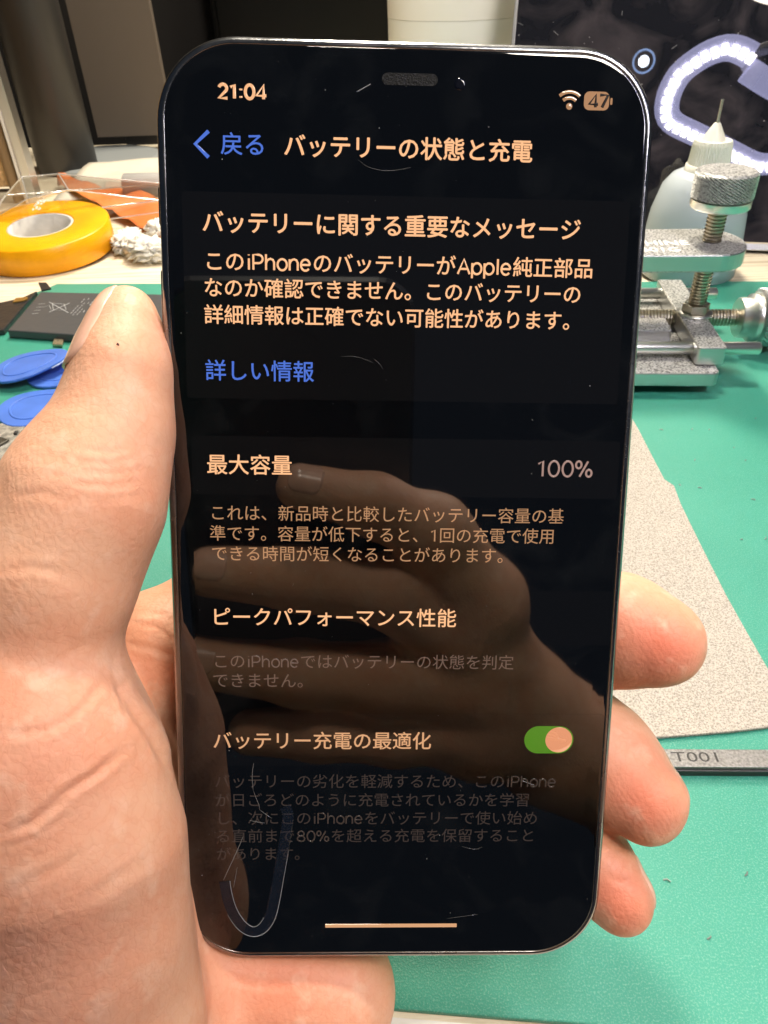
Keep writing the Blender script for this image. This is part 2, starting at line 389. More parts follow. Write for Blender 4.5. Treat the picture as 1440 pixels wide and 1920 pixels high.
a, b_ = uv(983,1387), uv(1075,1387); hh = uv(1030,1361)[1]-uv(1030,1412)[1]
tg = fixn(MB().prism(rrect(b_[0]-a[0], hh, hh/2-.02, 12, (a[0]+b_[0])/2, (a[1]+b_[1])/2), 0, .04).build('toggle_switch', ink('toggle_green', (.09,.29,.016), .62), scr))
c = uv(1047.5,1387); MB().lathe([(.02,.075),(hh/2-.2,.075),(hh/2-.17,.03)], (c[0],c[1],0), 36).build('toggle_knob', ink('toggle_peach', (1,.40,.20), .62), tg)
MB().tube([P3(610,1735.5), P3(856,1734.5)], .34, 8, zs=.25).build('home_bar', ink('home_ink', PEACH, .56), scr)
# cracks, scuffs and dust on the glass
M_crack = mat('crack_glint', (.17,.175,.18), .4)
def hair(pts, r=.05):
    P = np.array(pts, float); t = np.linspace(0, 1, len(P)); tt = np.linspace(0, 1, 12)
    if len(P) > 2:
        for _ in range(2): P = np.concatenate([[P[0]], np.stack([P[:-1]*.75+P[1:]*.25, P[:-1]*.25+P[1:]*.75], 1).reshape(-1,2), [P[-1]]])
    n_ = len(P); MB().tube([P3(x, y, .05) for x, y in P], [r*(.25+.75*math.sin(math.pi*(k+.5)/n_)) for k in range(n_)], 5, zs=.4).build('glass_crack', M_crack, phone)
hair([(476,1430),(473,1448),(473,1466),(475,1482)], .05); hair([(475,1482),(481,1498),(486,1510),(487,1518)], .04); hair([(487,1518),(500,1528),(510,1534)], .03)
hair([(456,1568),(447,1590),(433,1620),(419,1650)], .06); hair([(445,1625),(441,1648),(438,1664)], .04); hair([(468,1538),(482,1541),(497,1543)], .035)
hair([(672,300),(690,315),(730,322),(770,314)], .016); hair([(640,668),(670,668),(700,680)], .014); hair([(700,672),(712,682),(718,692)], .016)
hair([(980,1464),(1002,1472)], .06); hair([(866,1587),(890,1593),(905,1588)], .022); hair([(838,1722),(895,1714)], .022); hair([(670,172),(695,158)], .10)
loop_px = [(421,1652),(423,1668),(430,1697),(440,1718),(455,1738),(474,1748),(492,1742),(506,1722),(513,1695),(520,1655),(528,1610),(536,1565),(541,1525),(533,1512)]
fp = [np.array(P3(x, y, 0)) for x, y in loop_px]
def offs(pts, w):
    out = []
    for i, p in enumerate(pts):
        t = pts[min(i+1, len(pts)-1)]-pts[max(i-1, 0)]; t /= np.linalg.norm(t); out.append(p+w*np.array([-t[1], t[0], 0]))
    return out
for _ in range(2): fp = [fp[0]]+[q for a, b in zip(fp[:-1], fp[1:]) for q in (a*.75+b*.25, a*.25+b*.75)]+[fp[-1]]
w_ = .92; A = offs(fp, w_); B = offs(fp, -w_); n = len(fp); mb = MB()
V = [tuple(p[:2])+(.02,) for p in A]+[tuple(p[:2])+(.02,) for p in B]+[tuple(p[:2])+(.10,) for p in offs(fp, w_*.9)]+[tuple(p[:2])+(.10,) for p in offs(fp, -w_*.9)]
Fc = []
for i in range(n-1): Fc += [(2*n+i, 2*n+i+1, 3*n+i+1, 3*n+i), (i, i+1, 2*n+i+1, 2*n+i), (n+i, 3*n+i, 3*n+i+1, n+i+1)]
mb.add(V, Fc, False); M_loop = mat('blue_loop', (.016,.024,.042), .2); nt = M_loop.node_tree; N = nt.nodes; L = nt.links
tr_ = N.new('ShaderNodeBsdfTransparent'); tr_.inputs[0].default_value = (.9,.92,.95,1); mx = N.new('ShaderNodeMixShader'); mx.inputs[0].default_value = .42
L.new(tr_.outputs[0], mx.inputs[1]); L.new(N['Principled BSDF'].outputs[0], mx.inputs[2]); L.new(mx.outputs[0], N['Material Output'].inputs[0])
lp = fixn(mb.build('u_loop', M_loop, phone))  # half-clear bluish U-shaped band with pale edges, laid on the glass
mb = MB()
mb.tube([p+np.array([0,0,.10]) for p in offs(fp, w_)[:30]], .055, 5, zs=.5); mb.tube([p+np.array([0,0,.10]) for p in offs(fp, -w_)[12:44]], [.015+.06*math.sin(math.pi*(k+.5)/32) for k in range(32)], 5, zs=.5)
mb.build('loop_edge', mat('loop_edge_pale', (.26,.29,.32), .3), lp)
mb = MB()
for k in range(95):
    x, y = random.uniform(335, 1190), random.uniform(110, 1760)
    r = random.choice([.03,.035,.045,.05,.09]); p = P3(x, y, .03)
    mb.lathe([(r,0),(r*.75,.03),(r*.2,.05)], p, 5, smooth=False)
for k in range(40):
    x = np.interp(y := random.uniform(260, 1700), [211,1658], [1222,1122]) - random.uniform(3, 9)
    mb.lathe([(.05,0),(.04,.03),(.01,.05)], P3(x, y, 0), 5, smooth=False)
o = mb.build('dust', mat('dust_grey', (.22,.23,.23), .8), phone); o['kind'] = 'stuff'

# ---------------------------------------------------------------- hands: signed distance of tapered bones -> one continuous skin
def sd_chain(P, ch, k=4.0, out=None):
    for (a, ra), (b, rb) in zip(ch[:-1], ch[1:]):
        ba = (b-a).astype(np.float32); pa = P-a.astype(np.float32)
        t = np.clip(pa @ ba/float(ba@ba), 0, 1)
        d = np.sqrt(((pa-t[:,None]*ba)**2).sum(1)) - (ra+(rb-ra)*t)
        out = d if out is None else smin(out, d, k)
    return out
def smin(a, b, k):
    h = np.maximum(k-np.abs(a-b), 0)/k; return np.minimum(a, b)-h*h*k*.25
def surface_nets(f, lo, hi, h):
    def grid(lo, dims, st):
        return [np.arange(n)*st+l for n, l in zip(dims, lo)]
    lo = np.array(lo, float); dims = np.ceil((np.array(hi)-lo)/h).astype(int)+1
    cs = 4; cd_ = dims//cs+2
    g = np.stack(np.meshgrid(*grid(lo, cd_, h*cs), indexing='ij'), -1).reshape(-1,3).astype(np.float32)
    near = (np.abs(f(g)) < h*cs*1.9).reshape(cd_)
    idx = [np.minimum((np.arange(n)+cs//2)//cs, c-1) for n, c in zip(dims, cd_)]
    m = near[np.ix_(*idx)]
    V = np.full(dims, 99., np.float32); I = np.argwhere(m)
    V[m] = f((I*h+lo).astype(np.float32))
    sgn = V < 0
    ok = m[:-1,:-1,:-1] & m[1:,1:,1:] & m[1:,:-1,:-1] & m[:-1,1:,:-1] & m[:-1,:-1,1:] & m[1:,1:,:-1] & m[1:,:-1,1:] & m[:-1,1:,1:]
    cnt = np.zeros(dims-1, np.int8); pos = np.zeros(tuple(dims-1)+(3,), np.float32)
    offs_ = [(0,0,0),(1,0,0),(0,1,0),(1,1,0),(0,0,1),(1,0,1),(0,1,1),(1,1,1)]
    sh = lambda A, o: A[o[0]:A.shape[0]-1+o[0], o[1]:A.shape[1]-1+o[1], o[2]:A.shape[2]-1+o[2]]
    for i in range(8):
        for ax in range(3):
            if offs_[i][ax] == 0:
                o2 = list(offs_[i]); o2[ax] = 1
                a, b = sh(V, offs_[i]), sh(V, o2); cr = ((a < 0) != (b < 0)) & ok
                t = np.where(cr, a/np.where(cr, a-b, 1), 0)
                for q in range(3): pos[..., q] += np.where(cr, offs_[i][q]+(t if q == ax else 0), 0)
                cnt += cr
    act = cnt > 0; vid = np.full(act.shape, -1); vid[act] = np.arange(act.sum())
    C = np.argwhere(act); verts = (C+pos[act]/cnt[act][:,None])*h+lo
    faces = []
    for ax in range(3):
        u, v = (ax+1) % 3, (ax+2) % 3
        s0 = [slice(None)]*3; s1 = [slice(None)]*3; s0[ax] = slice(0, -1); s1[ax] = slice(1, None)
        mm = m[tuple(s0)] & m[tuple(s1)]
        cr = (sgn[tuple(s0)] != sgn[tuple(s1)]) & mm
        E_ = np.argwhere(cr); E_ = E_[(E_[:,u] > 0) & (E_[:,v] > 0) & (E_[:,u] < dims[u]-1) & (E_[:,v] < dims[v]-1)]
        fl = sgn[tuple(E_.T)]
        def g_(du, dv): q = E_.copy(); q[:,u] -= du; q[:,v] -= dv; return vid[tuple(q.T)]
        Q = np.stack([g_(1,1), g_(0,1), g_(0,0), g_(1,0)], 1); Q[~fl] = Q[~fl][:, ::-1]
        faces.append(Q[(Q >= 0).all(1)])
    faces = np.concatenate(faces)
    for _ in range(3):                       # settle the points onto the surface
        v32 = verts.astype(np.float32); e = .08; d0 = f(v32)
        G = np.stack([f(v32+np.eye(3, dtype=np.float32)[q]*e)-d0 for q in range(3)], 1)/e
        G /= np.maximum((G**2).sum(1, keepdims=True), .2)
        verts = verts-np.clip(d0, -1, 1)[:,None]*G
    return verts, faces
def grad(f, p):
    p = np.atleast_2d(p).astype(np.float32); d0 = f(p); G = np.stack([f(p+np.eye(3, dtype=np.float32)[q]*.1)-d0 for q in range(3)], 1)
    return G/np.linalg.norm(G, axis=1, keepdims=True)
def skin_mat():
    m, nt, b = new_mat('skin'); b.subsurface_method = 'BURLEY'; N = nt.nodes; L = nt.links
    tc = N.new('ShaderNodeTexCoord'); at_ = N.new('ShaderNodeAttribute'); at_.attribute_name = 'flush'
    n1 = N.new('ShaderNodeTexNoise'); n1.inputs['Scale'].default_value = 120; n1.inputs['Detail'].default_value = 8; n1.inputs['Roughness'].default_value = .62
    L.new(tc.outputs['Object'], n1.inputs['Vector'])
    mx = N.new('ShaderNodeMix'); mx.data_type = 'RGBA'
    r = N.new('ShaderNodeMapRange'); r.inputs[1].default_value = .32; r.inputs[2].default_value = .7; L.new(n1.outputs['Fac'], r.inputs[0]); L.new(r.outputs[0], mx.inputs[0])
    mx.inputs[6].default_value = (.735,.44,.29,1); mx.inputs[7].default_value = (.715,.355,.215,1)
    m2 = N.new('ShaderNodeMix'); m2.data_type = 'RGBA'; L.new(at_.outputs['Fac'], m2.inputs[0]); L.new(mx.outputs[2], m2.inputs[6]); m2.inputs[7].default_value = (.70,.17,.10,1)
    v2 = N.new('ShaderNodeTexVoronoi'); v2.inputs['Scale'].default_value = 520; v2.feature = 'DISTANCE_TO_EDGE'
    nd = N.new('ShaderNodeTexNoise'); nd.inputs['Scale'].default_value = 160; nd.inputs['Detail'].default_value = 3; L.new(tc.outputs['Object'], nd.inputs['Vector'])
    va = N.new('ShaderNodeVectorMath'); va.operation = 'MULTIPLY_ADD'; L.new(nd.outputs['Color'], va.inputs[0]); va.inputs[1].default_value = (.009,.009,.009); L.new(tc.outputs['Object'], va.inputs[2]); L.new(va.outputs[0], v2.inputs['Vector'])
    rv = N.new('ShaderNodeMapRange'); rv.inputs[2].default_value = .09; L.new(v2.outputs['Distance'], rv.inputs[0])
    pale = N.new('ShaderNodeTexNoise'); pale.inputs['Scale'].default_value = 210; pale.inputs['Detail'].default_value = 3; L.new(tc.outputs['Object'], pale.inputs['Vector'])
    rp = N.new('ShaderNodeMapRange'); rp.inputs[1].default_value = .56; rp.inputs[2].default_value = .74; rp.inputs[4].default_value = .6; L.new(pale.outputs['Fac'], rp.inputs[0])
    m3 = N.new('ShaderNodeMix'); m3.data_type = 'RGBA'; L.new(rp.outputs[0], m3.inputs[0]); L.new(m2.outputs[2], m3.inputs[6]); m3.inputs[7].default_value = (.78,.50,.36,1)
    m4 = N.new('ShaderNodeMix'); m4.data_type = 'RGBA'; m4.blend_type = 'MULTIPLY'; m4.inputs[0].default_value = 1; L.new(m3.outputs[2], m4.inputs[6])
    r4 = N.new('ShaderNodeMix'); r4.data_type = 'RGBA'; L.new(rv.outputs[0], r4.inputs[0]); r4.inputs[6].default_value = (.975,.94,.92,1); r4.inputs[7].default_value = (1,1,1,1); L.new(r4.outputs[2], m4.inputs[7])
    L.new(m4.outputs[2], b.inputs['Base Color'])
    b.inputs['Roughness'].default_value = .5; b.inputs['Specular IOR Level'].default_value = .26
    b.inputs['Subsurface Weight'].default_value = .16; b.inputs['Subsurface Scale'].default_value = .0022; b.inputs['Subsurface Radius'].default_value = (1,.35,.18)
    # fine relief: skin cells, fine lines
    v = N.new('ShaderNodeTexVoronoi'); v.inputs['Scale'].default_value = 900; v.feature = 'DISTANCE_TO_EDGE'; L.new(tc.outputs['Object'], v.inputs['Vector'])
    nz = N.new('ShaderNodeTexNoise'); nz.inputs['Scale'].default_value = 420; nz.inputs['Detail'].default_value = 4; L.new(tc.outputs['Object'], nz.inputs['Vector'])
    mp = N.new('ShaderNodeMapping'); mp.inputs['Rotation'].default_value = (.4,.5,.3); L.new(tc.outputs['Object'], mp.inputs[0])
    w = N.new('ShaderNodeTexWave'); w.inputs['Scale'].default_value = 330; w.inputs['Distortion'].default_value = 14; w.inputs['Detail'].default_value = 2; w.inputs['Detail Scale'].default_value = .35
    L.new(mp.outputs[0], w.inputs['Vector'])
    b1 = N.new('ShaderNodeBump'); b1.inputs['Strength'].default_value = .13; b1.inputs['Distance'].default_value = .00008; L.new(w.outputs['Fac'], b1.inputs['Height'])
    b2 = N.new('ShaderNodeBump'); b2.inputs['Strength'].default_value = .5; b2.inputs['Distance'].default_value = .00035; L.new(nz.outputs['Fac'], b2.inputs['Height']); L.new(b1.outputs[0], b2.inputs['Normal'])
    b3 = N.new('ShaderNodeBump'); b3.inputs['Strength'].default_value = .6; b3.inputs['Distance'].default_value = .0001; L.new(v.outputs['Distance'], b3.inputs['Height']); L.new(b2.outputs[0], b3.inputs['Normal'])
    b4 = N.new('ShaderNodeBump'); b4.inputs['Strength'].default_value = .10; b4.inputs['Distance'].default_value = .00012; L.new(rv.outputs[0], b4.inputs['Height']); L.new(b3.outputs[0], b4.inputs['Normal'])
    L.new(b4.outputs[0], b.inputs['Normal'])
    return m
M_skin = skin_mat()
M_nail = mat('nail', (.76,.45,.33), .22, var=.08, vscale=300)
def px_chain(*rows): return [(at(x, y, d), r*d/F) for x, y, d, r in rows]
def chain_f(parts, ks):
    def f(P):
        out = None
        for ch, k in zip(parts, ks):
            d = sd_chain(P, ch, 5.0); out = d if out is None else smin(out, d, k)
        return out
    return f
def crease_push(V, nrm, polys):
    q = w2p(V); D = np.zeros(len(V)); facing = ((CAM-V)*nrm).sum(1) > 0
    for pts, wpx, dep in polys:
        best = np.full(len(V), 1e9); pts = np.array(pts, float)
        Lc = np.concatenate([[0], np.cumsum(np.linalg.norm(np.diff(pts, axis=0), axis=1))]); par = np.zeros(len(V))
        for i in range(len(pts)-1):
            a, b = pts[i], pts[i+1]; t = np.clip(((q[:,:2]-a)@(b-a))/((b-a)@(b-a)), 0, 1)
            dd = np.linalg.norm(q[:,:2]-a-t[:,None]*(b-a), axis=1); s_ = dd < best; best[s_] = dd[s_]; par[s_] = (Lc[i]+t[s_]*(Lc[i+1]-Lc[i]))/Lc[-1]
        fade = np.clip(np.minimum(par, 1-par)*5, 0.0, 1)
        D += dep*fade*(np.exp(-(best/wpx)**2) - .45*np.exp(-((best-wpx*2.1)/(wpx*1.2))**2))
    return V-nrm*(D*facing)[:,None]
def hand_mesh(name, f, lo, hi, h, creases=(), flush=(), sub=1, noise=.25):
    V, Fc = surface_nets(f, lo, hi, h)
    G = np.concatenate([grad(f, V[i:i+200000]) for i in range(0, len(V), 200000)])
    if noise:
        dv = np.array([math.sin(p[0]*.31+1.7*math.sin(p[1]*.23))+math.sin(p[1]*.27+p[2]*.33+1.3)+math.sin(p[2]*.41+p[0]*.19) for p in V])
        V = V+G*(dv*noise*.33)[:,None]
    if len(creases): V = crease_push(V, G, creases)
    me = bpy.data.meshes.new(name); me.from_pydata((V*S).tolist(), [], Fc.tolist()); me.update()
    me.polygons.foreach_set('use_smooth', [True]*len(me.polygons)); me.materials.append(M_skin)
    fl = np.zeros(len(V))
    for c, r, a in flush: fl = np.maximum(fl, a*np.exp(-(np.linalg.norm(V-c, axis=1)/r)**2))
    at_ = me.attributes.new('flush', 'FLOAT', 'POINT'); at_.data.foreach_set('value', fl.astype(np.float32))
    o = bpy.data.objects.new(name, me); COL.objects.link(o)
    if sub: s = o.modifiers.new('smooth', 'SUBSURF'); s.levels = s.render_levels = sub
    return o
def nail(f, parent, p0, p1, nrm, length, half, lift=.28, back=.0, name='fingernail', rs=14.0):
    """a curved plate hugging the finger p0 (tip end) -> p1, on the side of nrm"""
    p0, p1, nrm = map(lambda a: np.array(a, float), (p0, p1, nrm)); ax = p1-p0; ax /= np.linalg.norm(ax)
    nrm = nrm-nrm@ax*ax; nrm /= np.linalg.norm(nrm); sd = np.cross(ax, nrm)
    nu, nv = 15, 17; base = []; dirs = []; lifts = []
    for j in range(nv):
        for i in range(nu):
            s_ = i/(nu-1)*2-1; t = j/(nv-1)
            prof = 1.0 if .22 < t < .75 else math.sqrt(max(0, 1-((.22-t)/.22)**2*.75)) if t <= .22 else math.sqrt(max(0, 1-((t-.75)/.25)**2*.8))
            a = s_*half*prof; base.append(p0+ax*(t*length+back)); dirs.append(nrm*math.cos(a)+sd*math.sin(a)); lifts.append(lift*(1-.9*abs(s_)**4))
    base, dirs, lifts = np.array(base), np.array(dirs), np.array(lifts); r = np.full(len(base), rs)
    for _ in range(40): r -= f((base+dirs*r[:,None]).astype(np.float32))*.9
    top = base+dirs*(r+lifts)[:,None]
    top = np.array(top); lowv = top-np.array([nrm]*len(top))*.55
    mb = MB(); idx = lambda j, i: j*nu+i; n_ = nu*nv; Fc = []
    for j in range(nv-1):
        for i in range(nu-1):
            Fc.append((idx(j,i), idx(j,i+1), idx(j+1,i+1), idx(j+1,i))); Fc.append((n_+idx(j,i), n_+idx(j+1,i), n_+idx(j+1,i+1), n_+idx(j,i+1)))
    bd = [idx(0,i) for i in range(nu)]+[idx(j,nu-1) for j in range(1,nv)]+[idx(nv-1,i) for i in range(nu-2,-1,-1)]+[idx(j,0) for j in range(nv-2,0,-1)]
    for a, b in zip(bd, bd[1:]+bd[:1]): Fc.append((a, n_+a, n_+b, b))
    mb.add(np.concatenate([top, lowv]), Fc, True); return fixn(mb.build(name, M_nail, parent))

T_a = px_chain((238,590,114,51),(231,690,113,69),(211,800,112,90),(160,930,110,131),(88,1080,109,144),(50,1230,108,150),(66,1420,108,206))
T_b = px_chain((235,610,110,47),(229,700,108,66),(207,810,107,88),(158,930,105,122),(100,1080,104,140))
T_c = px_chain((80,1420,105,203),(99,1590,106,228),(102,1760,108,238),(112,1950,110,252),(60,2250,100,280))
P_1 = px_chain((170,1400,127,135),(320,1740,138,140))
P_2 = px_chain((330,1330,146,110),(520,1760,147,130))
P_3 = px_chain((420,1800,141,135),(604,1864,139,137))
P_4 = px_chain((180,1920,123,200),(440,1990,140,130))
I_f = px_chain((200,1300,135,105),(300,1215,139,100),(420,1150,146,98),(760,980,151,88),(1000,930,150,80))
M_f = px_chain((420,1330,150,110),(800,1230,149,92),(1060,1178,140,95),(1160,1180,135,97),(1240,1203,131,81))
R_f = px_chain((480,1450,152,110),(880,1310,151,92),(1040,1360,141,97),(1126,1428,137,99),(1212,1503,132,76))
K_f = px_chain((540,1600,150,110),(900,1430,150,80),(1030,1545,141,74),(1100,1612,138,72),(1164,1686,133,61))
hand_f = chain_f([T_a, T_b, T_c, P_1, P_2, P_3, P_4, I_f, M_f, R_f, K_f], [5, 5, 6, 8, 7, 5, 4, 5, 3, 2, 2])
allp = np.array([p for ch in (T_a,T_b,T_c,P_1,P_2,P_3,P_4,I_f,M_f,R_f,K_f) for p, r in ch])
CREASE = [
 ([(150,838),(200,850),(262,838)], 4, .17), ([(128,860),(200,871),(280,852)], 4, .21), ([(150,884),(215,890),(285,874)], 4, .17),
 ([(120,905),(215,913),(288,897)], 4.5, .2), ([(150,936),(220,938),(280,924)], 4, .14), ([(70,886),(110,893),(150,898)], 5, .12), ([(20,930),(80,925),(120,938)], 6, .16),
 ([(0,1075),(60,1062),(130,1080)], 7, .16), ([(0,1378),(90,1370),(150,1335),(200,1268)], 7, .26), ([(0,1562),(60,1545),(120,1490),(180,1450),(240,1398)], 7, .42),
 ([(0,1592),(60,1574),(130,1522)], 5, .16), ([(205,1252),(235,1310),(285,1380),(325,1460)], 9, .5), ([(150,1700),(230,1640),(300,1600)], 9, .10),
 ([(0,1700),(60,1650),(160,1600)], 9, .12), ([(215,1300),(240,1270),(262,1255)], 5, .2), ([(235,1205),(280,1215),(330,1232)], 5, .25), ([(240,1165),(290,1175),(330,1205)], 4, .2), ([(262,1150),(300,1150),(335,1165)], 4, .14),
 ([(1180,1130),(1200,1145),(1225,1155)], 3, .06), ([(1178,1145),(1200,1162),(1220,1170)], 3, .06), ([(1150,1440),(1165,1405),(1215,1400)], 5, .16), ([(1135,1640),(1160,1655),(1195,1650)], 5, .2), ([(400,1830),(480,1850),(560,1850)], 6, .14),
 ([(190,1248),(208,1300),(214,1372)], 4, .14), ([(150,1482),(200,1442),(252,1400)], 4, .16), ([(70,1545),(110,1512),(150,1500)], 4, .14), ([(225,1290),(232,1340),(225,1392)], 4, .12), ([(20,1640),(90,1600),(150,1540)], 5, .12), ([(380,1795),(400,1850),(395,1920)], 4, .1), ([(470,1800),(450,1850),(430,1920)], 4, .1), ([(640,1810),(610,1870),(560,1920)], 4, .12), ([(540,1806),(560,1850),(610,1880)], 4, .1),
 ([(118,1150),(140,1260),(150,1330)], 8, .10), ([(60,1300),(100,1240),(190,1200)], 8, .12)]
FLUSH = [(at(1245,1200,123), 9, 0.83), (at(1190,1190,125), 9, 0.60), (at(1215,1500,124), 9, 0.75), (at(1160,1470,128), 9, 0.38), (at(1165,1690,127), 8, 0.75), (at(1150,1640,130), 6, 0.45),
         (at(270,1160,130), 9, 0.22), (at(60,1400,95), 15, 0.33), (at(300,1300,126), 12, 0.33), (at(520,1830,128), 16, 0.45), (at(620,1850,130), 10, 0.38), (at(160,1800,92), 18, 0.24), (at(230,900,103), 10, 0.21), (at(290,640,112), 6, 0.38)]
person = hand_mesh('person', hand_f, allp.min(0)-26, allp.max(0)+26, .8, CREASE, FLUSH)
tag(person, 'bare left hand gripping the black smartphone, thumb upright along its left edge', 'hand')
lft = -CM[:,0]; fwd = CM[:,2]
nail(hand_f, person, at(222,585,112), at(205,700,111), lft*.84-fwd*.54, 13.8, .95, .45, back=-3.8, name='thumbnail')
nail(hand_f, person, at(1262,1207,131), at(1180,1182,135), CM[:,0]*.25+fwd*.9-CM[:,1]*.1, 10, .9, .3, back=-4.5)
nail(hand_f, person, at(1222,1512,132), at(1126,1428,137), CM[:,0]*.85+fwd*.55-CM[:,1]*.7, 9.5, .8, .35, back=-4.5, rs=9.3)
nail(hand_f, person, at(1172,1696,133), at(1100,1612,138), CM[:,0]*.85+fwd*.55-CM[:,1]*.6, 8, .8, .35, back=-3.6, rs=7.6)

mp_ = at(221,650,108); gm = (CAM-mp_)/np.linalg.norm(CAM-mp_); tt_ = 0.0
for _ in range(30): tt_ += float(hand_f((at(221,650,96)-gm*tt_)[None].astype(np.float32))[0])
mb = MB(); mb.lathe([(.02,.12),(.24,.11),(.34,.05),(.36,-.1)], n=10)
ml = mb.build('mole', mat('mole_brown', (.09,.035,.02), .6), person, xf=np.vstack([np.hstack([np.stack([CM[:,0], np.cross(gm,CM[:,0]), gm],1)@np.diag([.75,1.6,1]), (at(221,650,96)-gm*tt_)[:,None]]), [0,0,0,1]]))
# photographer's other hand and camera phone, seen mirrored in the screen
def mirror_at(x, y, zc):
    r = ray(x, y); n = PRm[:,2]; t = ((PO-CAM)@n)/(r@n); h = CAM+r*t; q = r-2*(r@n)*n
    s_ = (zc-(h-CAM)@CM[:,2])/(q@CM[:,2]); p = h+q*s_; return p, (np.linalg.norm(r)*t+np.linalg.norm(q)*s_)
def mchain(*rows):
    out = []
    for x, y, z, r in rows: p, t = mirror_at(x, y, z); out.append((p, r*t/F))
    return out
Q = [mchain((562,912,10,44),(700,945,10,56),(815,1000,8,70),(890,1130,4,92)), mchain((392,1072,10,46),(560,1085,10,58),(740,1110,8,68),(850,1180,4,92)),
     mchain((372,1240,10,46),(560,1262,10,58),(730,1270,8,66),(860,1270,4,90)), mchain((470,1372,9,40),(600,1372,9,50),(740,1372,7,58),(880,1350,3,88)),
     mchain((890,1130,2,95),(900,1360,0,100)), mchain((900,1250,-2,110),(1040,1390,-8,110),(1250,1480,-18,110),(1500,1560,-25,120))]
mh_f = chain_f(Q, [3,3,3,3,5,7])
ap = np.array([p for ch in Q for p, r in ch]); rmax = 20
ph2 = hand_mesh('person', mh_f, ap.min(0)-rmax, ap.max(0)+rmax, 1.2, sub=1)
tag(ph2, 'right hand holding the camera phone, a dim brown reflection low on the smartphone screen', 'hand')
for ch in Q[:3]: nail(mh_f, ph2, ch[0][0], ch[1][0], CM[:,2]*.6-CM[:,1]*.75, 10, .8, .07, back=-4.0)
ep, _ = mirror_at(775, 800, -3); tp, _ = mirror_at(700, 520, -3)
cx = (ep-CAM)@CM[:,0]; cyt = (tp-CAM)@CM[:,1]
cam_ph = thing('camera_phone', 'dark blue camera phone, a faint dark block mirrored in the smartphone screen', 'smartphone', CAM-CM[:,2]*2.2, rot=CM@np.diag([1,-1,-1.]))
mb = MB().prism(rrect(76, 160, 11, 8, cx-38, -cyt-80), 0, 7.8, 1.2); fixn(mb.build('body', mat('navy_back', (.010,.016,.032), .35), cam_ph))
for (x, y) in ((0,0),(-19,9),(-19,-10)):
    fixn(MB().lathe([(5.2,1.4),(6.6,1.4),(7,1.0),(7,-.2)], (x,y,0), 24, cap=False).build('lens_ring', mat('lens_ring', (.2,.22,.26), .25, 1.0), cam_ph))

# ---------------------------------------------------------------- glass panel and ring lamp
b0, b1 = desk(1235,462), desk(1440,470)
adir = (b1-b0)/np.linalg.norm(b1-b0); LEAN = math.radians(20)
bk = np.array([-adir[1], adir[0], 0]); bk = bk if bk[1] > 0 else -bk
upv = bk*math.sin(LEAN)+np.array([0,0,1])*math.cos(LEAN); nrm = np.cross(adir, upv); nrm = nrm if nrm[1] < 0 else -nrm
def left_s():
    best = None
    for s_ in np.arange(-400, 50, 1.0):
        p = b0+adir*s_+upv*190; e = abs(w2p(p)[0]-987)
        if best is None or e < best[0]: best = (e, s_)
    return best[1]
sL = left_s(); PWD, PHT = 420.0, 330.0
prot = np.stack([adir, upv, nrm], 1)
pane = thing('glass_panel', 'black dusty glass panel leaning back behind the squeeze bottle, mirroring the ring lamp', 'screen', b0+adir*sL+np.array([0,0,1.0]), rot=prot)
def pane_mat():
    m, nt, b = new_mat('dusty_black_glass'); N = nt.nodes; L = nt.links
    tc = N.new('ShaderNodeTexCoord'); n = N.new('ShaderNodeTexNoise'); n.inputs['Scale'].default_value = 26; n.inputs['Detail'].default_value = 9; n.inputs['Distortion'].default_value = 1.5
    L.new(tc.outputs['Object'], n.inputs['Vector']); r = N.new('ShaderNodeMapRange'); r.inputs[1].default_value = .42; r.inputs[2].default_value = .8; L.new(n.outputs['Fac'], r.inputs[0])
    mx = N.new('ShaderNodeMix'); mx.data_type = 'RGBA'; mx.inputs[6].default_value = (.012,.012,.016,1); mx.inputs[7].default_value = (.075,.062,.068,1); L.new(r.outputs[0], mx.inputs[0])
    L.new(mx.outputs[2], b.inputs['Base Color']); b.inputs['Roughness'].default_value = .012; b.inputs['IOR'].default_value = 1.5
    return m
fixn(MB().box((0,4,-7), (PWD,PHT,0)).build('glass_sheet', pane_mat(), pane))
M_alu = mat('brushed_silver', (.62,.61,.58), .32, 1.0, bump=.15, bscale=900)
MB().box((-2.2,0,-8), (0,PHT+2,1.2)).build('side_trim', M_alu, pane, .3); MB().box((-2.2,-1.2,-8), (PWD,3.2,1.6)).build('bottom_trim', M_alu, pane, .4)
for k in range(1):
    mb = MB()
    for q in range(170):
        x, y = random.uniform(2, PWD*.6), random.uniform(20, PHT-20); r_ = random.choice([.18,.22,.3,.45]); mb.lathe([(r_,0),(r_*.7,.12),(r_*.15,.2)], (x,y,.02), 5, smooth=False)
    for q in range(26):
        x, y = random.uniform(2, PWD*.6), random.uniform(20, PHT-20); a_ = random.uniform(0,3.1); l_ = random.uniform(1.5,5); mb.tube([(x,y,.1),(x+l_*math.cos(a_),y+l_*math.sin(a_),.1)], .12, 5, zs=.4)
    o = mb.build('dust', mat('dust_pale', (.35,.33,.33), .8), pane); o['kind'] = 'stuff'
MB().box((10,168,.05), (PWD-5,169.6,.3)).build('groove_line', mat('groove', (.05,.045,.045), .4), pane)
pane_o = b0+adir*sL+np.array([0,0,1.0])
def pane_mirror(x, y):
    r = ray(x, y); t = ((pane_o-CAM)@nrm)/(r@nrm); return CAM+r*t, r-2*(r@nrm)*nrm
hc, qc = pane_mirror(1370, 215); qc /= np.linalg.norm(qc)
ring_c = hc+qc*560
ln = np.array([0,0,-1.])*.62-qc*.78; ln /= np.linalg.norm(ln)        # the way the lamp faces
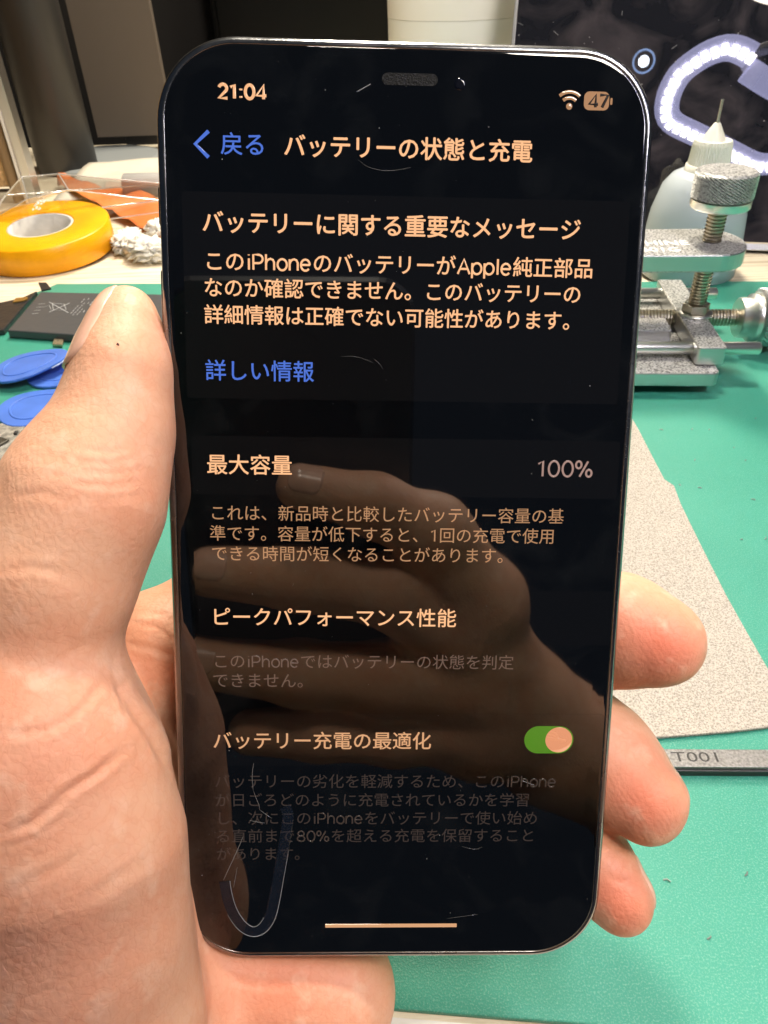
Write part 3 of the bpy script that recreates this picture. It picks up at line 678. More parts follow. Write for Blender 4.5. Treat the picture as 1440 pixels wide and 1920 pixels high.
def on_ring(x, y, off=0):
    h_, q_ = pane_mirror(x, y); t = ((ring_c+ln*off-h_)@ln)/(q_@ln); return h_+q_*t
path = [(1408,108),(1385,94),(1360,90),(1322,104),(1273,139),(1252,180),(1247,215),(1258,234),(1300,253),(1343,274),(1391,299),(1416,312),(1450,312),(1500,285),(1528,245),(1520,205),(1490,186),(1448,165),(1418,146),(1400,134)]
RP = [on_ring(*p) for p in path]
lamp = thing('ring_lamp', 'white angular ring lamp with lit LEDs, mirrored in the black glass panel', 'lamp', ring_c)
def resample(P, n):
    P = np.array(P); L_ = np.concatenate([[0], np.cumsum(np.linalg.norm(np.diff(P, axis=0), axis=1))]); t = np.linspace(0, L_[-1], n)
    return np.stack([np.interp(t, L_, P[:,i]) for i in range(3)], 1)
hp = resample([p-ring_c for p in RP], 60)
for _ in range(2): hp[1:-1] = (hp[:-2]+2*hp[1:-1]+hp[2:])/4
M_lilac = mat('lilac_diffuser', (.55,.55,.75), .45, emit=(.60,.60,1.0), estr=7.5)
MB().tube([p-ln*4 for p in hp], 15, 12, zs=.35, up=ln).build('housing', M_lilac, lamp)
M_led = mat('led', (.9,.9,.9), .4, emit=(1.0,.95,.90), estr=RING_GLOW)
NL = 34; led_path = resample([p-ring_c for p in RP[:15]], NL)
led_mesh = None
cen = np.mean(hp, axis=0)
for i in range(NL):
    p = led_path[i]; t = led_path[min(i+1,NL-1)]-led_path[max(i-1,0)]; t /= np.linalg.norm(t); s_ = np.cross(ln, t)
    if led_mesh is None:
        o = MB().box((-3.7,-6.0,0), (3.7,6.0,1.6)).build('led', M_led, lamp); led_mesh = o
    else: o = led_mesh.copy(); COL.objects.link(o); o.parent = lamp
    o.matrix_local = Matrix.LocRotScale(Vector(p+ln*2.2)*S, Matrix(np.stack([t, s_, ln], 1).tolist()).to_quaternion(), None)
arm0 = hp[-1]
MB().tube([arm0-ln*12, arm0-ln*45, np.array([300,120,60]), np.array([420,200,-100]), np.array([430,210,-ring_c[2]+4])], 7, 12).build('arm', mat('arm_white', (.7,.7,.72), .4), lamp)
# small bulb mirrored beside the phone corner
hb, qb = pane_mirror(1207, 115); qb /= np.linalg.norm(qb); bp_ = hb+qb*620
bulb = thing('spot_lamp', 'small bright round lamp mirrored beside the top corner of the smartphone', 'lamp', bp_, rot=np.stack([np.cross([0,0,1.],-qb)/np.linalg.norm(np.cross([0,0,1.],-qb)), np.cross(-qb, np.cross([0,0,1.],-qb)/np.linalg.norm(np.cross([0,0,1.],-qb))), -qb], 1))
fixn(MB().lathe([(12.5,-12),(14.5,0),(13.8,1.5),(12,1)], (0,0,0), 28, cap=False).build('glow_ring', mat('blue_glow', (.35,.5,.8), .3, emit=(.35,.55,1.0), estr=9), bulb))  # blue halo round the bulb, built as a self-glowing ring
fixn(MB().lathe([(.5,2),(6.6,2),(7,1),(7,-6)], (0,0,0), 20).build('bulb', mat('bulb_white', (.9,.9,.9), .4, emit=(.8,.9,1), estr=45), bulb))

# ---------------------------------------------------------------- squeeze bottle
bb = desk(1285, 506); bz = lambda y: height(bb[0], bb[1], y)
bot = thing('squeeze_bottle', 'clear squeeze bottle with white needle cap standing behind the clamp', 'bottle', (bb[0], bb[1], -2))
dep = w2p(bb)[2]; k_ = dep/F
z_sh, z_cap0, z_cap1, z_cone, z_tip = bz(318)+2, bz(322)+2, bz(262)+2, bz(232)+2, bz(186)+2
M_pe = mat('milky_plastic', (.86,.95,.99), .2, trans=.46, ior=1.12)
R_b = 29.0
prof = [(R_b-3,0),(R_b,2.5),(R_b,z_sh*.35),(R_b-1.5,z_sh*.62),(R_b-5.5,z_sh*.86),(R_b-10,z_sh*.955),(13.5,z_sh)]
inner = [(max(r-1.1,1),z+(1.1 if i < 2 else -.4)) for i, (r, z) in enumerate(prof)][::-1]
fixn(MB().lathe(prof+inner, n=48, cap=False).build('bottle_body', M_pe, bot))
zl = z_sh*.30
fixn(MB().lathe([(R_b-4.5,1.6),(R_b-1.6,4),(R_b-1.7,zl),(.5,zl)], n=48).build('liquid', mat('pale_liquid', (.93,.86,.62), .1, trans=.8, ior=1.2), bot))
M_cap = mat('white_cap', (.80,.78,.68), .4)
ncap = 44; mb = MB(); V = []; h0, h1 = z_cap0+ (z_cap1-z_cap0)*.25, z_cap1
for z, f_ in ((h0,11.4),(h1-2,10.6),(h1,10.0)):
    for i in range(ncap*2): r_ = f_*(1+(.028 if i % 2 else -.01)); a_ = math.pi*i/ncap; V.append((r_*math.cos(a_), r_*math.sin(a_), z))
n2 = ncap*2; Fc = [(k*n2+i, k*n2+(i+1) % n2, (k+1)*n2+(i+1) % n2, (k+1)*n2+i) for k in range(2) for i in range(n2)]+[tuple(range(2*n2, 3*n2))]
mb.add(V, Fc); fixn(mb.build('ribbed_cap', M_cap, bot))
fixn(MB().lathe([(12.3,z_cap0-2),(12.6,z_cap0),(12.6,h0-.3),(11.2,h0+.2)], n=40).build('cap_collar', M_cap, bot))
fixn(MB().lathe([(6.6,z_cap1-.2),(5.6,z_cap1+2),(2.0,z_cone),(1.4,z_cone+.6)], n=28).build('needle_hub', M_cap, bot))
MB().lathe([(.85,z_cone-1),(.85,z_tip)], n=14).build('needle', mat('needle_steel', (.6,.6,.58), .25, 1.0), bot)

# ---------------------------------------------------------------- repair clamp
yaw = math.atan2(dirm[1], dirm[0])
k0 = desk(1352, 700, 12.0)                                           # near right top corner of the base plate
clamp = thing('repair_clamp', 'silver metal repair clamp with knurled thumb screws standing on the green mat', 'clamp', (k0[0], k0[1], 0), yaw)
cY, sY = math.cos(yaw), math.sin(yaw); Rc = np.array([[cY,-sY,0],[sY,cY,0],[0,0,1]]); K0 = np.array([k0[0],k0[1],0])
def cl(x, y, h): return Rc.T @ (desk(x, y, h)-K0)
def speckled(name, c=.66):
    m, nt, b = new_mat(name); N = nt.nodes; L = nt.links
    tc = N.new('ShaderNodeTexCoord'); n = N.new('ShaderNodeTexNoise'); n.inputs['Scale'].default_value = 1050; n.inputs['Detail'].default_value = 2
    L.new(tc.outputs['Object'], n.inputs['Vector']); r = N.new('ShaderNodeValToRGB'); r.color_ramp.elements[0].position = .36; r.color_ramp.elements[0].color = (.13,.128,.12,1)
    r.color_ramp.elements[1].position = .54; r.color_ramp.elements[1].color = (c,c*.985,c*.94,1); L.new(n.outputs['Fac'], r.inputs[0])
    sx = N.new('ShaderNodeSeparateXYZ'); L.new(tc.outputs['Normal'], sx.inputs[0]); ma = N.new('ShaderNodeMath'); ma.operation = 'ABSOLUTE'; L.new(sx.outputs[2], ma.inputs[0])
    mg = N.new('ShaderNodeMapRange'); mg.inputs[1].default_value = .6; mg.inputs[2].default_value = .8; L.new(ma.outputs[0], mg.inputs[0])   # blasted tops, milled sides
    mx = N.new('ShaderNodeMix'); mx.data_type = 'RGBA'; mx.inputs[6].default_value = (.62,.62,.60,1); L.new(mg.outputs[0], mx.inputs[0]); L.new(r.outputs[0], mx.inputs[7]); L.new(mx.outputs[2], b.inputs['Base Color'])
    b.inputs['Roughness'].default_value = .33; mt_ = N.new('ShaderNodeMapRange'); mt_.inputs[3].default_value = 1.0; mt_.inputs[4].default_value = .35; L.new(mg.outputs[0], mt_.inputs[0]); L.new(mt_.outputs[0], b.inputs['Metallic'])
    bp = N.new('ShaderNodeBump'); bp.inputs['Distance'].default_value = .0003; mm = N.new('ShaderNodeMath'); mm.operation = 'MULTIPLY'; mm.inputs[1].default_value = .5; L.new(mg.outputs[0], mm.inputs[0]); L.new(mm.outputs[0], bp.inputs['Strength'])
    L.new(n.outputs['Fac'], bp.inputs['Height']); L.new(bp.outputs[0], b.inputs['Normal'])
    return m
M_sp = speckled('sandblasted_alloy'); M_pol = mat('polished_rod', (.80,.79,.74), .34, 1.0); M_thr = mat('thread_steel', (.50,.45,.36), .28, 1.0)
ZB0, ZB1 = 5.0, 12.0
base_d = 96.0
plate = rrect(150, base_d, 3, 5, -75, base_d/2)
MB().prism(plate, ZB0, ZB1, .8).build('base_plate', M_sp, clamp)
MB().box((-120, 14, 0), (-14, base_d-14, ZB0-.1)).build('base_foot', mat('black_rubber', (.012,.012,.012), .7), clamp, .6)
MB().box((-150,33,ZB1-.2),(-15,57,ZB1+6)).build('centre_rail', M_sp, clamp, .6)
bf = cl(1367, 690, ZB1+2); bxr = bf[0]-.5; bl = cl(1310, 690, ZB1+2)[0]
BW = bxr-bl; yb0 = 7.0
ZK = height(*(Rc@np.array([bxr-BW/2, yb0, 0])+K0)[:2], 652)
byb = 92.0
MB().prism(rrect(BW, byb-yb0, 1.5, 4, bxr-BW/2, (yb0+byb)/2), ZB1+.15, ZK, .7).build('jaw_block', M_sp, clamp)
zr = ZB1+(ZK-ZB1)*.52
for y_ in (yb0+9, byb-9):
    xe = bxr+18 if y_ < 40 else bxr+17
    fixn(MB().lathe([(2.2,-150),(2.9,-149.4),(2.9,xe-.6),(2.3,xe)], (0,y_,zr), 20, 'x').build('guide_rod', M_pol, clamp))
ysc = 51.0
def thread(r, p, z0, z1, axis, c, name):
    prof = []; z = z0
    while z < z1: prof += [(r,z),(r,z+p*.25),(r*.8,z+p*.5),(r*.8,z+p*.75)]; z += p
    return fixn(MB().lathe(prof, c, 20, axis, smooth=False).build(name, M_thr, clamp))
thread(4.2, 1.6, -150, bxr+20, 'x', (0,ysc,zr), 'lead_screw')
def knob(r, z0, z1, axis, c, name, flip=1):
    n_ = 76; rows = 9; V = []; hgt = z1-z0; tr = lambda x, y, z: (x, y, z) if axis == 'z' else (z, x, y)
    zs = [z0, z0+.8]+[z0+.9+(hgt-1.8)*i/(rows*2) for i in range(rows*2+1)]+[z1-.8, z1]
    for kz, z in enumerate(zs):
        for i in range(n_):
            e = 0 if kz in (0, len(zs)-1) else 0
            kn = (.55 if (i+kz) % 2 else -.25) if 2 <= kz < len(zs)-2 else (-.9 if kz in (0, len(zs)-1) else 0)
            a_ = 2*math.pi*i/n_; x, y, zz = tr((r+kn)*math.cos(a_), (r+kn)*math.sin(a_), z); V.append((x+c[0], y+c[1], zz+c[2]))
    m_ = len(zs); Fc = [(k*n_+i, k*n_+(i+1) % n_, (k+1)*n_+(i+1) % n_, (k+1)*n_+i) for k in range(m_-1) for i in range(n_)]+[tuple(range(n_))[::-1], tuple(range((m_-1)*n_, m_*n_))]
    mb = MB(); mb.add(V, Fc); return fixn(mb.build(name, M_sp, clamp))
knob(13.6, bxr+27, bxr+52, 'x', (0,ysc,zr), 'side_knob')
fixn(MB().lathe([(9.2,bxr+18),(9.8,bxr+18.6),(9.8,bxr+23.5),(11.6,bxr+24),(11.6,bxr+27.2)], (0,ysc,zr), 40, 'x').build('knob_collar', M_pol, clamp))
# upright screw, nut, top plate, knob
xv = bxr-BW/2+1; vb = cl(1302, 588, ZK); yv = vb[1]; xv = vb[0]
wv = Rc@np.array([xv,yv,0])+K0
hz = lambda y: height(wv[0], wv[1], y)
zp1, zp0, zk0, zk1, zk2 = hz(452), hz(484), hz(388), hz(372), hz(318)
zp0 = zp1-8.0
thread(4.3, 1.55, ZK, zk0+1, 'z', (xv,yv,0), 'upright_screw')
nutp = [(6.6*math.cos(math.radians(a)), 6.6*math.sin(math.radians(a))) for a in range(0,360,60)]
MB().prism([(xv+a, yv+b) for a, b in nutp], ZK+1.2, ZK+5.5, .5).build('lock_nut', M_thr, clamp)
fixn(MB().lathe([(8,ZK),(8.4,ZK+.4),(8.4,ZK+1.1),(5,ZK+1.15)], (xv,yv,0), 36).build('washer', M_pol, clamp))
fixn(MB().lathe([(12.4,zk0),(13,zk0+.6),(13,zk1)], (xv,yv,0), 48).build('knob_neck', M_pol, clamp))
kd = 110*w2p(Rc@np.array([xv,yv,zk2])+K0)[2]/F/2
knob(kd, zk1, zk2, 'z', (xv,yv,0), 'top_knob')
pw = 19.0; pe = 15.0
tp_ = [(-150, yv-pw), (xv, yv-pw)]+[(xv+pe*math.sin(math.radians(a)), yv-pw*math.cos(math.radians(a))) for a in range(12,169,12)]+[(xv, yv+pw), (-150, yv+pw)]
ppl = MB().prism(tp_, zp0, zp1, .7).build('top_plate', M_sp, clamp)
M_let = mat('white_lettering', (.95,.93,.86), .6)
for txt, sz, (lx, ly) in (('SUNSHINE', 9.0, (1293,458)), ('SS-601G', 8.0, (1276,470))):
    V, Fc = cjk(txt, sz, .012); V = V-np.array([V[:,0].max(),0,0]); q = cl(lx, ly, zp1); mb = MB(); mb.add(V+np.array([q[0], q[1]-1, zp1+.06]), Fc)
    mb.build('lettering', M_let, ppl)

# ---------------------------------------------------------------- cloth and metal bar
cpx = [(1000,790),(1150,760),(1178,778),(1195,806),(1220,855),(1245,903),(1263,915),(1276,950),(1310,1020),(1360,1120),(1400,1192),(1440,1262),(1478,1330),(1476,1356),(1440,1368),(1370,1376),(1300,1382),(1222,1388),(1000,1400)]
def cloth():
    m, nt, b = new_mat('suede'); N = nt.nodes; L = nt.links
    tc = N.new('ShaderNodeTexCoord'); n = N.new('ShaderNodeTexNoise'); n.inputs['Scale'].default_value = 1900; n.inputs['Detail'].default_value = 4; n.inputs['Roughness'].default_value = .75
    L.new(tc.outputs['Object'], n.inputs['Vector']); r = N.new('ShaderNodeValToRGB'); r.color_ramp.elements[0].position = .36; r.color_ramp.elements[0].color = (.24,.215,.185,1)
    r.color_ramp.elements[1].position = .56; r.color_ramp.elements[1].color = (.57,.52,.445,1); L.new(n.outputs['Fac'], r.inputs[0]); L.new(r.outputs[0], b.inputs['Base Color'])
    b.inputs['Roughness'].default_value = .95; b.inputs['Specular IOR Level'].default_value = .1
    bp = N.new('ShaderNodeBump'); bp.inputs['Strength'].default_value = .8; bp.inputs['Distance'].default_value = .0004; L.new(n.outputs['Fac'], bp.inputs['Height']); L.new(bp.outputs[0], b.inputs['Normal'])
    return m
o = MB().prism([desk(x, y)[:2] for x, y in cpx], .2, 1.2, .25).build('cleaning_cloth', cloth()); tag(o, 'grey beige suede cleaning cloth lying on the green mat beside the smartphone', 'cloth')
B0, B1 = desk(1100,1403,3.2), desk(1440,1405,3.2); bd = (B1-B0)/np.linalg.norm(B1-B0); bn = np.array([bd[1],-bd[0],0]); bn = bn if bn[1] < 0 else -bn
wid = np.linalg.norm(desk(1330,1404,3.2)-desk(1330,1436,3.2))
Bs = B0-bd*90; Be = B1+bd*60
bar = thing('metal_bar', 'grey metal bar stamped T001 lying across the green mat', 'bar', (B1[0],B1[1],0), math.atan2(bd[1], bd[0]))
LB = np.linalg.norm(Be-Bs); xe = 60.0
M_bar = mat('grained_grey', (.25,.24,.225), .45, .3, var=.35, vscale=1500, bump=.4, bscale=1800)
MB().box((xe-LB, -wid, 2.2), (xe, 0, 3.2)).build('bar_top', M_bar, bar, .25); MB().box((xe-LB, -wid-.6, .05), (xe, -.4, 2.2)).build('bar_core', mat('bar_black', (.03,.03,.03), .5), bar, .2)
V, Fc = cjk('T001', 4.1, .0); Lb = desk(1262,1428,3.2)-np.array([B1[0],B1[1],0]); ca, sa = bd[0], bd[1]; lx = Lb[0]*ca+Lb[1]*sa; ly = -Lb[0]*sa+Lb[1]*ca
V = V*np.array([1.0,1,1]); x_target = np.linalg.norm(desk(1262,1428,3.2)-desk(1348,1428,3.2)); V[:,0] *= x_target/V[:,0].max()
mb = MB(); mb.add(V+np.array([lx,ly,3.27]), Fc); mb.build('stamped_lettering', mat('stamp_dark', (.035,.033,.03), .5), bar)

# ---------------------------------------------------------------- left side: battery, opening picks, board
bp4 = [desk(14,619,5)[:2], desk(330,640,5)[:2], desk(330,552,5)[:2], desk(76,547,5)[:2]]
bc = np.mean(bp4, axis=0)
batt = thing('battery_pack', 'flat black battery pack with white printing lying behind the thumb', 'battery', (bc[0], bc[1], 0))
M_bat = mat('black_pouch', (.07,.07,.072), .42, bump=.2, bscale=120, bdist=.001)
MB().prism([p-bc for p in bp4], .3, 5.0, .7).build('cell_pouch', M_bat, batt)
ex = [desk(-90,640,2.0)[:2], desk(8,622,2.0)[:2], desk(70,549,2.0)[:2], desk(40,562,2.0)[:2], desk(-90,590,2.0)[:2]]
MB().prism([p-bc for p in ex], .2, 3.2, .6).build('side_flap', mat('black_tape', (.022,.022,.024), .3, bump=.5, bscale=90, bdist=.0015), batt)
fl = [desk(72,531,5.5)[:2], desk(87,531,5.5)[:2], desk(96,542,5.5)[:2], desk(78,546,5.5)[:2]]
MB().prism([p-bc for p in fl], 5.1, 6.0).build('pull_tab', mat('tab_black', (.012,.012,.012), .5), batt)
cn = [desk(98,645,2)[:2], desk(116,646,2)[:2], desk(119,635,2)[:2], desk(101,634,2)[:2]]
MB().prism([p-bc for p in cn], .5, 2.0, .3).build('connector', mat('brass_contact', (.55,.46,.30), .35, .8, var=.5, vscale=900), batt)
fo = [desk(44,565,3.5)[:2], desk(52,562,3.5)[:2], desk(52,558,3.5)[:2], desk(30,560,3.5)[:2], desk(24,568,3.5)[:2]]
MB().prism([p-bc for p in fo], 3.3, 4.0).build('gold_tab', mat('gold_foil', (.75,.5,.16), .3, .9), batt)
# printed marks: crossed bin and small rows of type
mb = MB()
def bt(x, y): q = desk(x, y, 5.2); return (q[0]-bc[0], q[1]-bc[1], 5.12)
def mark(pts, r=.35): mb.tube([bt(*p) for p in pts], r, 5, zs=.2)
mark([(92,566),(128,586)]); mark([(92,585),(130,568)]); mark([(98,568),(120,570),(124,580),(100,582),(98,568)], .25); mark([(80,576),(92,572),(96,580)], .2)
for k in range(4): mark([(60+k*4,588-k*6),(72+k*4,587-k*6)], .3)
for k in range(7):
    x0 = 128+k*8; y0 = 592-k*1.0
    pts = [(x0+t*4.0+random.uniform(-.3,.3), y0-t*4.2) for t in range(0, 9)]
    for i in range(0, 8, 1):
        if random.random() < .8: mark([pts[i], ((pts[i][0]+pts[i+1][0]*2)/3, (pts[i][1]+pts[i+1][1]*2)/3)], .4 if k in (3,4) else .25)
mark([(162,602),(160,606),(166,606)], .3)
o = mb.build('printed_marks', mat('print_grey', (.42,.42,.42), .6), batt)

M_blue = mat('blue_plastic', (.075,.18,.62), .38, var=.12, vscale=70, bump=.1, bscale=300)
def pick(cx_, cy_, h, rx, rot, tilt, label, tilt_ax=0.0):
    c_ = desk(cx_, cy_, h); out = []
    for a in range(0, 360, 10):
        q = math.radians(a); r_ = rx*(1+.07*math.cos(3*q)); out.append((r_*math.cos(q), r_*.86*math.sin(q)))
    R_ = np.array(Matrix.Rotation(rot, 3, 'Z') @ Matrix.Rotation(tilt, 3, Vector((math.cos(tilt_ax), math.sin(tilt_ax), 0))))
    t = thing('opening_pick', label, 'pick', c_, rot=R_, group='blue opening picks on the mat')
    MB().prism(out, -1.5, 0, .45).build('plate', M_blue, t)
    ring = [(p[0]*.70, p[1]*.66, .05) for p in out]; fixn(MB().tube(ring, .55, 8, zs=.6, close=True).build('raised_rim', M_blue, t))
    edge = [(p[0]*.985, p[1]*.985, -1.35) for p in out[31:]+out[:8]]
    MB().tube(edge, .6, 6, zs=.7).build('worn_edge', mat('worn_plastic', (.5,.56,.75), .6, var=.4, vscale=500, bump=.8, bscale=600), t)
pick(122, 692, 1.8, 20, .3, 0.0, 'blue oval opening pick lying flat, half hidden behind the thumb')
pick(52, 682, 6.2, 19, .35, -.13, 'blue oval opening pick resting tilted on top of another pick', 1.2)
pick(72, 760, 2.0, 19.5, .5, 0.0, 'blue oval opening pick nearest to the metal board at the left')
# small board
bd0 = desk(0, 850)
board = thing('metal_board', 'small silver logic board shield at the left edge below the blue picks', 'circuit board', bd0)
pb = [desk(-60,960)[:2], desk(0,882)[:2], desk(30,845)[:2], desk(52,815)[:2], desk(48,804)[:2], desk(20,799)[:2], desk(-60,800)[:2]]
MB().prism([p-bd0[:2] for p in pb], .3, 1.6, .2).build('board_plate', mat('board_grey', (.55,.53,.48), .35, .6, var=.55, vscale=420, bump=.6, bscale=500), board)
sh = [desk(-60,872,2)[:2], desk(-5,840,2)[:2], desk(18,826,2)[:2], desk(-10,818,2)[:2], desk(-60,822,2)[:2]]
MB().prism([p-bd0[:2] for p in sh], 1.7, 2.8, .3).build('shield_can', mat('shield_dark', (.08,.075,.06), .35, .5, var=.4, vscale=300), board)
for (x, y) in ((26,841),(20,856),(14,866),(36,828),(44,812),(8,874),(30,812)):
    q = desk(x, y, 2)-bd0; q[2] = 2.0; w = random.uniform(.6,1.3); MB().box((q[0]-w,q[1]-w*1.4,1.61),(q[0]+w,q[1]+w*1.4,2.6)).build('chip', mat('chip_black', (.03,.03,.03), .4), board, .15)
mb = MB()
for k in range(26):
    t = k/25; q = desk(5+45*t, 890-72*t, 1.7)-bd0; w = random.uniform(.3,.7); mb.box((q[0]-w-1.5,q[1]-w,1.62), (q[0]+w-1.5,q[1]+w,1.62+random.uniform(.3,.9)))
o = mb.build('solder_pads', mat('solder', (.7,.69,.64), .3, .9), board); o['kind'] = 'stuff'

# ---------------------------------------------------------------- tape roll, tray, wrappers
tc_ = desk(80, 432, 15); rt = 47.0
roll = thing('tape_roll', 'wide orange yellow tape roll lying on the pale desk', 'tape', (tc_[0], tc_[1], 1.8), rot=np.array(Matrix.Rotation(math.radians(4.6), 3, 'X')))
M_tape = mat('amber_tape', (.90,.39,.004), .33, var=.14, vscale=45, bump=.12, bscale=60, bdist=.001, spec=.35)
fixn(MB().lathe([(22.5,0),(22.5,17.5),(23.4,18),(rt-1.2,18),(rt,17.2),(rt,.8),(rt-1,0)], n=72, cap=False).build('tape_winding', M_tape, roll))
fixn(MB().lathe([(20.5,1),(20.5,17.3),(22.4,17.3),(22.4,1)], n=56, cap=False).build('card_core', mat('grey_card', (.60,.58,.55), .8, var=.1, vscale=120), roll))
M_clear, nt, b = new_mat('clear_plastic')
N = nt.nodes; L = nt.links; tr_ = N.new('ShaderNodeBsdfTransparent'); tr_.inputs[0].default_value = (.975,.975,.97,1); gl_ = N.new('ShaderNodeBsdfGlossy'); gl_.inputs['Roughness'].default_value = .06
lw = N.new('ShaderNodeLayerWeight'); lw.inputs['Blend'].default_value = .25; mr = N.new('ShaderNodeMapRange'); mr.inputs[3].default_value = .02; mr.inputs[4].default_value = .4
mx = N.new('ShaderNodeMixShader'); L.new(lw.outputs['Fresnel'], mr.inputs[0]); L.new(mr.outputs[0], mx.inputs[0]); L.new(tr_.outputs[0], mx.inputs[1]); L.new(gl_.outputs[0], mx.inputs[2]); L.new(mx.outputs[0], nt.nodes['Material Output'].inputs[0])
def tp3(x, y, z): return desk(x, y, z)
tray = thing('plastic_tray', 'clear plastic blister tray lying on top of the yellow tape roll', 'tray', (tc_[0]+20, tc_[1], 18))
to = np.array([tc_[0]+20, tc_[1], 18])
Zt = 20.0
A_ = [tp3(-20,414,Zt), tp3(300,376,Zt), tp3(312,345,Zt), tp3(10,366,Zt)]                # rim on top of the roll
Bq = [tp3(52,372,Zt+15), tp3(128,356,Zt+15), tp3(110,326,Zt+15), tp3(40,332,Zt+15)]
Cq = [tp3(58,352,Zt+16.2), tp3(110,345,Zt+16.2), tp3(100,322,Zt+16.2), tp3(40,332,Zt+16.2)]
mb = MB(); V = [p-to for p in A_+Bq]; mb.add(V, [(0,1,5,4),(1,2,6,5),(2,3,7,6),(3,0,4,7),(4,5,6,7)])
o = mb.build('tray_shell', M_clear, tray); sdm = o.modifiers.new('wall', 'SOLIDIFY'); sdm.thickness = .4*S
M_rim = mat('clear_edge', (.85,.85,.82), .15, trans=.6, ior=1.45)
mb = MB(); mb.tube([p-to for p in A_], .55, 6, close=True); mb.build('tray_rim', M_rim, tray)
mb = MB(); mb.tube([p-to for p in Bq], .5, 6, close=True)
for a_, b2 in zip(A_, Bq): mb.tube([a_-to, b2-to], .45, 6)
mb.build('tray_ridge', M_rim, tray)
lip = [tp3(150,418,Zt-8), tp3(300,398,Zt-8), tp3(300,376,Zt), tp3(150,396,Zt)]
mb = MB(); mb.add([p-to for p in lip], [(0,1,2,3)]); o = mb.build('tray_lip', M_clear, tray); sdm = o.modifiers.new('wall', 'SOLIDIFY'); sdm.thickness = .4*S
mb = MB(); mb.tube([lip[0]-to, lip[1]-to], .5, 6); mb.tube([lip[3]-to, lip[0]-to], .45, 6); mb.build('lip_ridge', M_rim, tray)
mb = MB()
for k in range(9):                                                     # moulded raised marks, not readable in the photo
    bx, by = 66+k*2.6+random.uniform(-2,2), 393-k*4.0
    for q in range(3):
        x_, y_ = bx+q*5-4, by+random.uniform(-2,2); p = tp3(x_, y_, Zt+11)-to; p2 = tp3(x_+random.uniform(2,4), y_+random.uniform(-3,2), Zt+11)-to
        mb.tube([p, (p+p2)/2+np.array([0,0,.8]), p2], .4, 5)
mb.build('moulded_marks', mat('clear_mark', (.85,.84,.78), .12, spec=.8), tray)

def sheet(name, pts, z, m, label, cat, amp=1.0, n=14, thick=.3, fr=.08):
    """a wavy sheet of plastic or paper spanned by four corners"""
    a, b, c_, d_ = [np.array(p) for p in pts]; V = []
    for j in range(n):
        for i in range(n):
            u, v = i/(n-1), j/(n-1); p = (a*(1-u)+b*u)*(1-v)+(d_*(1-u)+c_*u)*v
            p = p+np.array([0,0,amp*(math.sin(p[0]*fr+p[1]*fr*.6)+math.sin(p[1]*fr*1.4-p[0]*fr*.5)+1.7)*.5+random.uniform(0,.12*amp)]); V.append(p)
    o0 = np.mean(V, axis=0); o0[2] = V[0][2]
    mb = MB(); mb.add([p-o0 for p in V], [(j*n+i, j*n+i+1, (j+1)*n+i+1, (j+1)*n+i) for j in range(n-1) for i in range(n-1)], True)
    o = mb.build(name, m); o.location = Vector(o0*S); s_ = o.modifiers.new('thick', 'SOLIDIFY'); s_.thickness = thick*S
    return tag(o, label, cat)
M_paper = mat('cream_paper', (.60,.55,.45), .8, var=.06, vscale=30)
sheet('paper_sheet', [desk(98,378,0), desk(335,362,0), desk(335,298,9), desk(168,306,9)], 0, M_paper, 'cream paper leaflet lying at the back behind the orange wrapper', 'paper', 1.2)
mb = MB(); 
for k in range(3):
    for q in range(9):
        p = desk(186+q*4.6+k*5, 334-q*.9-k*3.4, 9.5); p2 = desk(188.6+q*4.6+k*5, 333.4-q*.9-k*3.4, 9.5)
        if random.random() < .85: mb.tube([p, p2], .35, 4, zs=.2)
o = mb.build('printed_strip', mat('grey_print', (.25,.24,.22), .8)); tag(o, 'short rows of grey print on the cream leaflet', 'print')
M_or = mat('orange_film', (.78,.17,.035), .3, var=.25, vscale=25, bump=.3, bscale=60, bdist=.002, col2=(.85,.30,.10))
sheet('orange_wrapper', [desk(108,352,2), desk(330,462,2), desk(330,384,4), desk(112,333,5)], 0, M_or, 'orange red plastic wrapper lying between the tape roll and the paper', 'wrapper', 3.0, 16, fr=.13)
M_wh = mat('tissue', (.86,.82,.74), .85, var=.06, vscale=60)
def crumple(px_, py_, sx, sy, sz, label, seed):
    rn = np.random.default_rng(seed); bm = bmesh.new(); bmesh.ops.create_icosphere(bm, subdivisions=4, radius=1.0)
    for v in bm.verts:
        p = np.array(v.co); d_ = sum(a_*math.sin(p@k_+f_) for a_, k_, f_ in zip((.24,.15,.09,.04), rn.normal(0,1,(4,3))*np.array([[1.1],[1.9],[2.8],[4.0]]), rn.uniform(0,6,4)))
        v.co = Vector(p*(1+d_)*np.array([sx,sy,sz])*S)
    me = bpy.data.meshes.new('crumpled_tissue'); bm.to_mesh(me); bm.free(); me.materials.append(M_wh)
    me.polygons.foreach_set('use_smooth', [True]*len(me.polygons))
    o = bpy.data.objects.new('crumpled_tissue', me); COL.objects.link(o); q = desk(px_, py_, sz*.85); o.location = Vector((q[0], q[1], sz*.8-2))*S
    return tag(o, label, 'tissue', 'crumpled tissues beside the tape roll')
crumple(238, 446, 9, 17, 7, 'twisted white tissue right beside the yellow tape roll', 3)
crumple(284, 462, 17, 12, 8, 'crumpled white tissue touching the smartphone edge below the orange wrapper', 5)
crumple(300, 428, 10, 9, 8, 'small white tissue ball between the orange wrapper and the phone', 8)
gr = desk(235, 350, 10); 
gt = thing('grey_tube', 'translucent grey plastic tube lying on the papers behind the phone edge', 'tube', (gr[0], gr[1], 11), -.05)
fixn(MB().lathe([(8.5,0),(9.5,1),(9.5,60),(8,61)], (0,0,0), 28, 'x').build('tube_barrel', mat('grey_translucent', (.42,.40,.38), .35), gt))

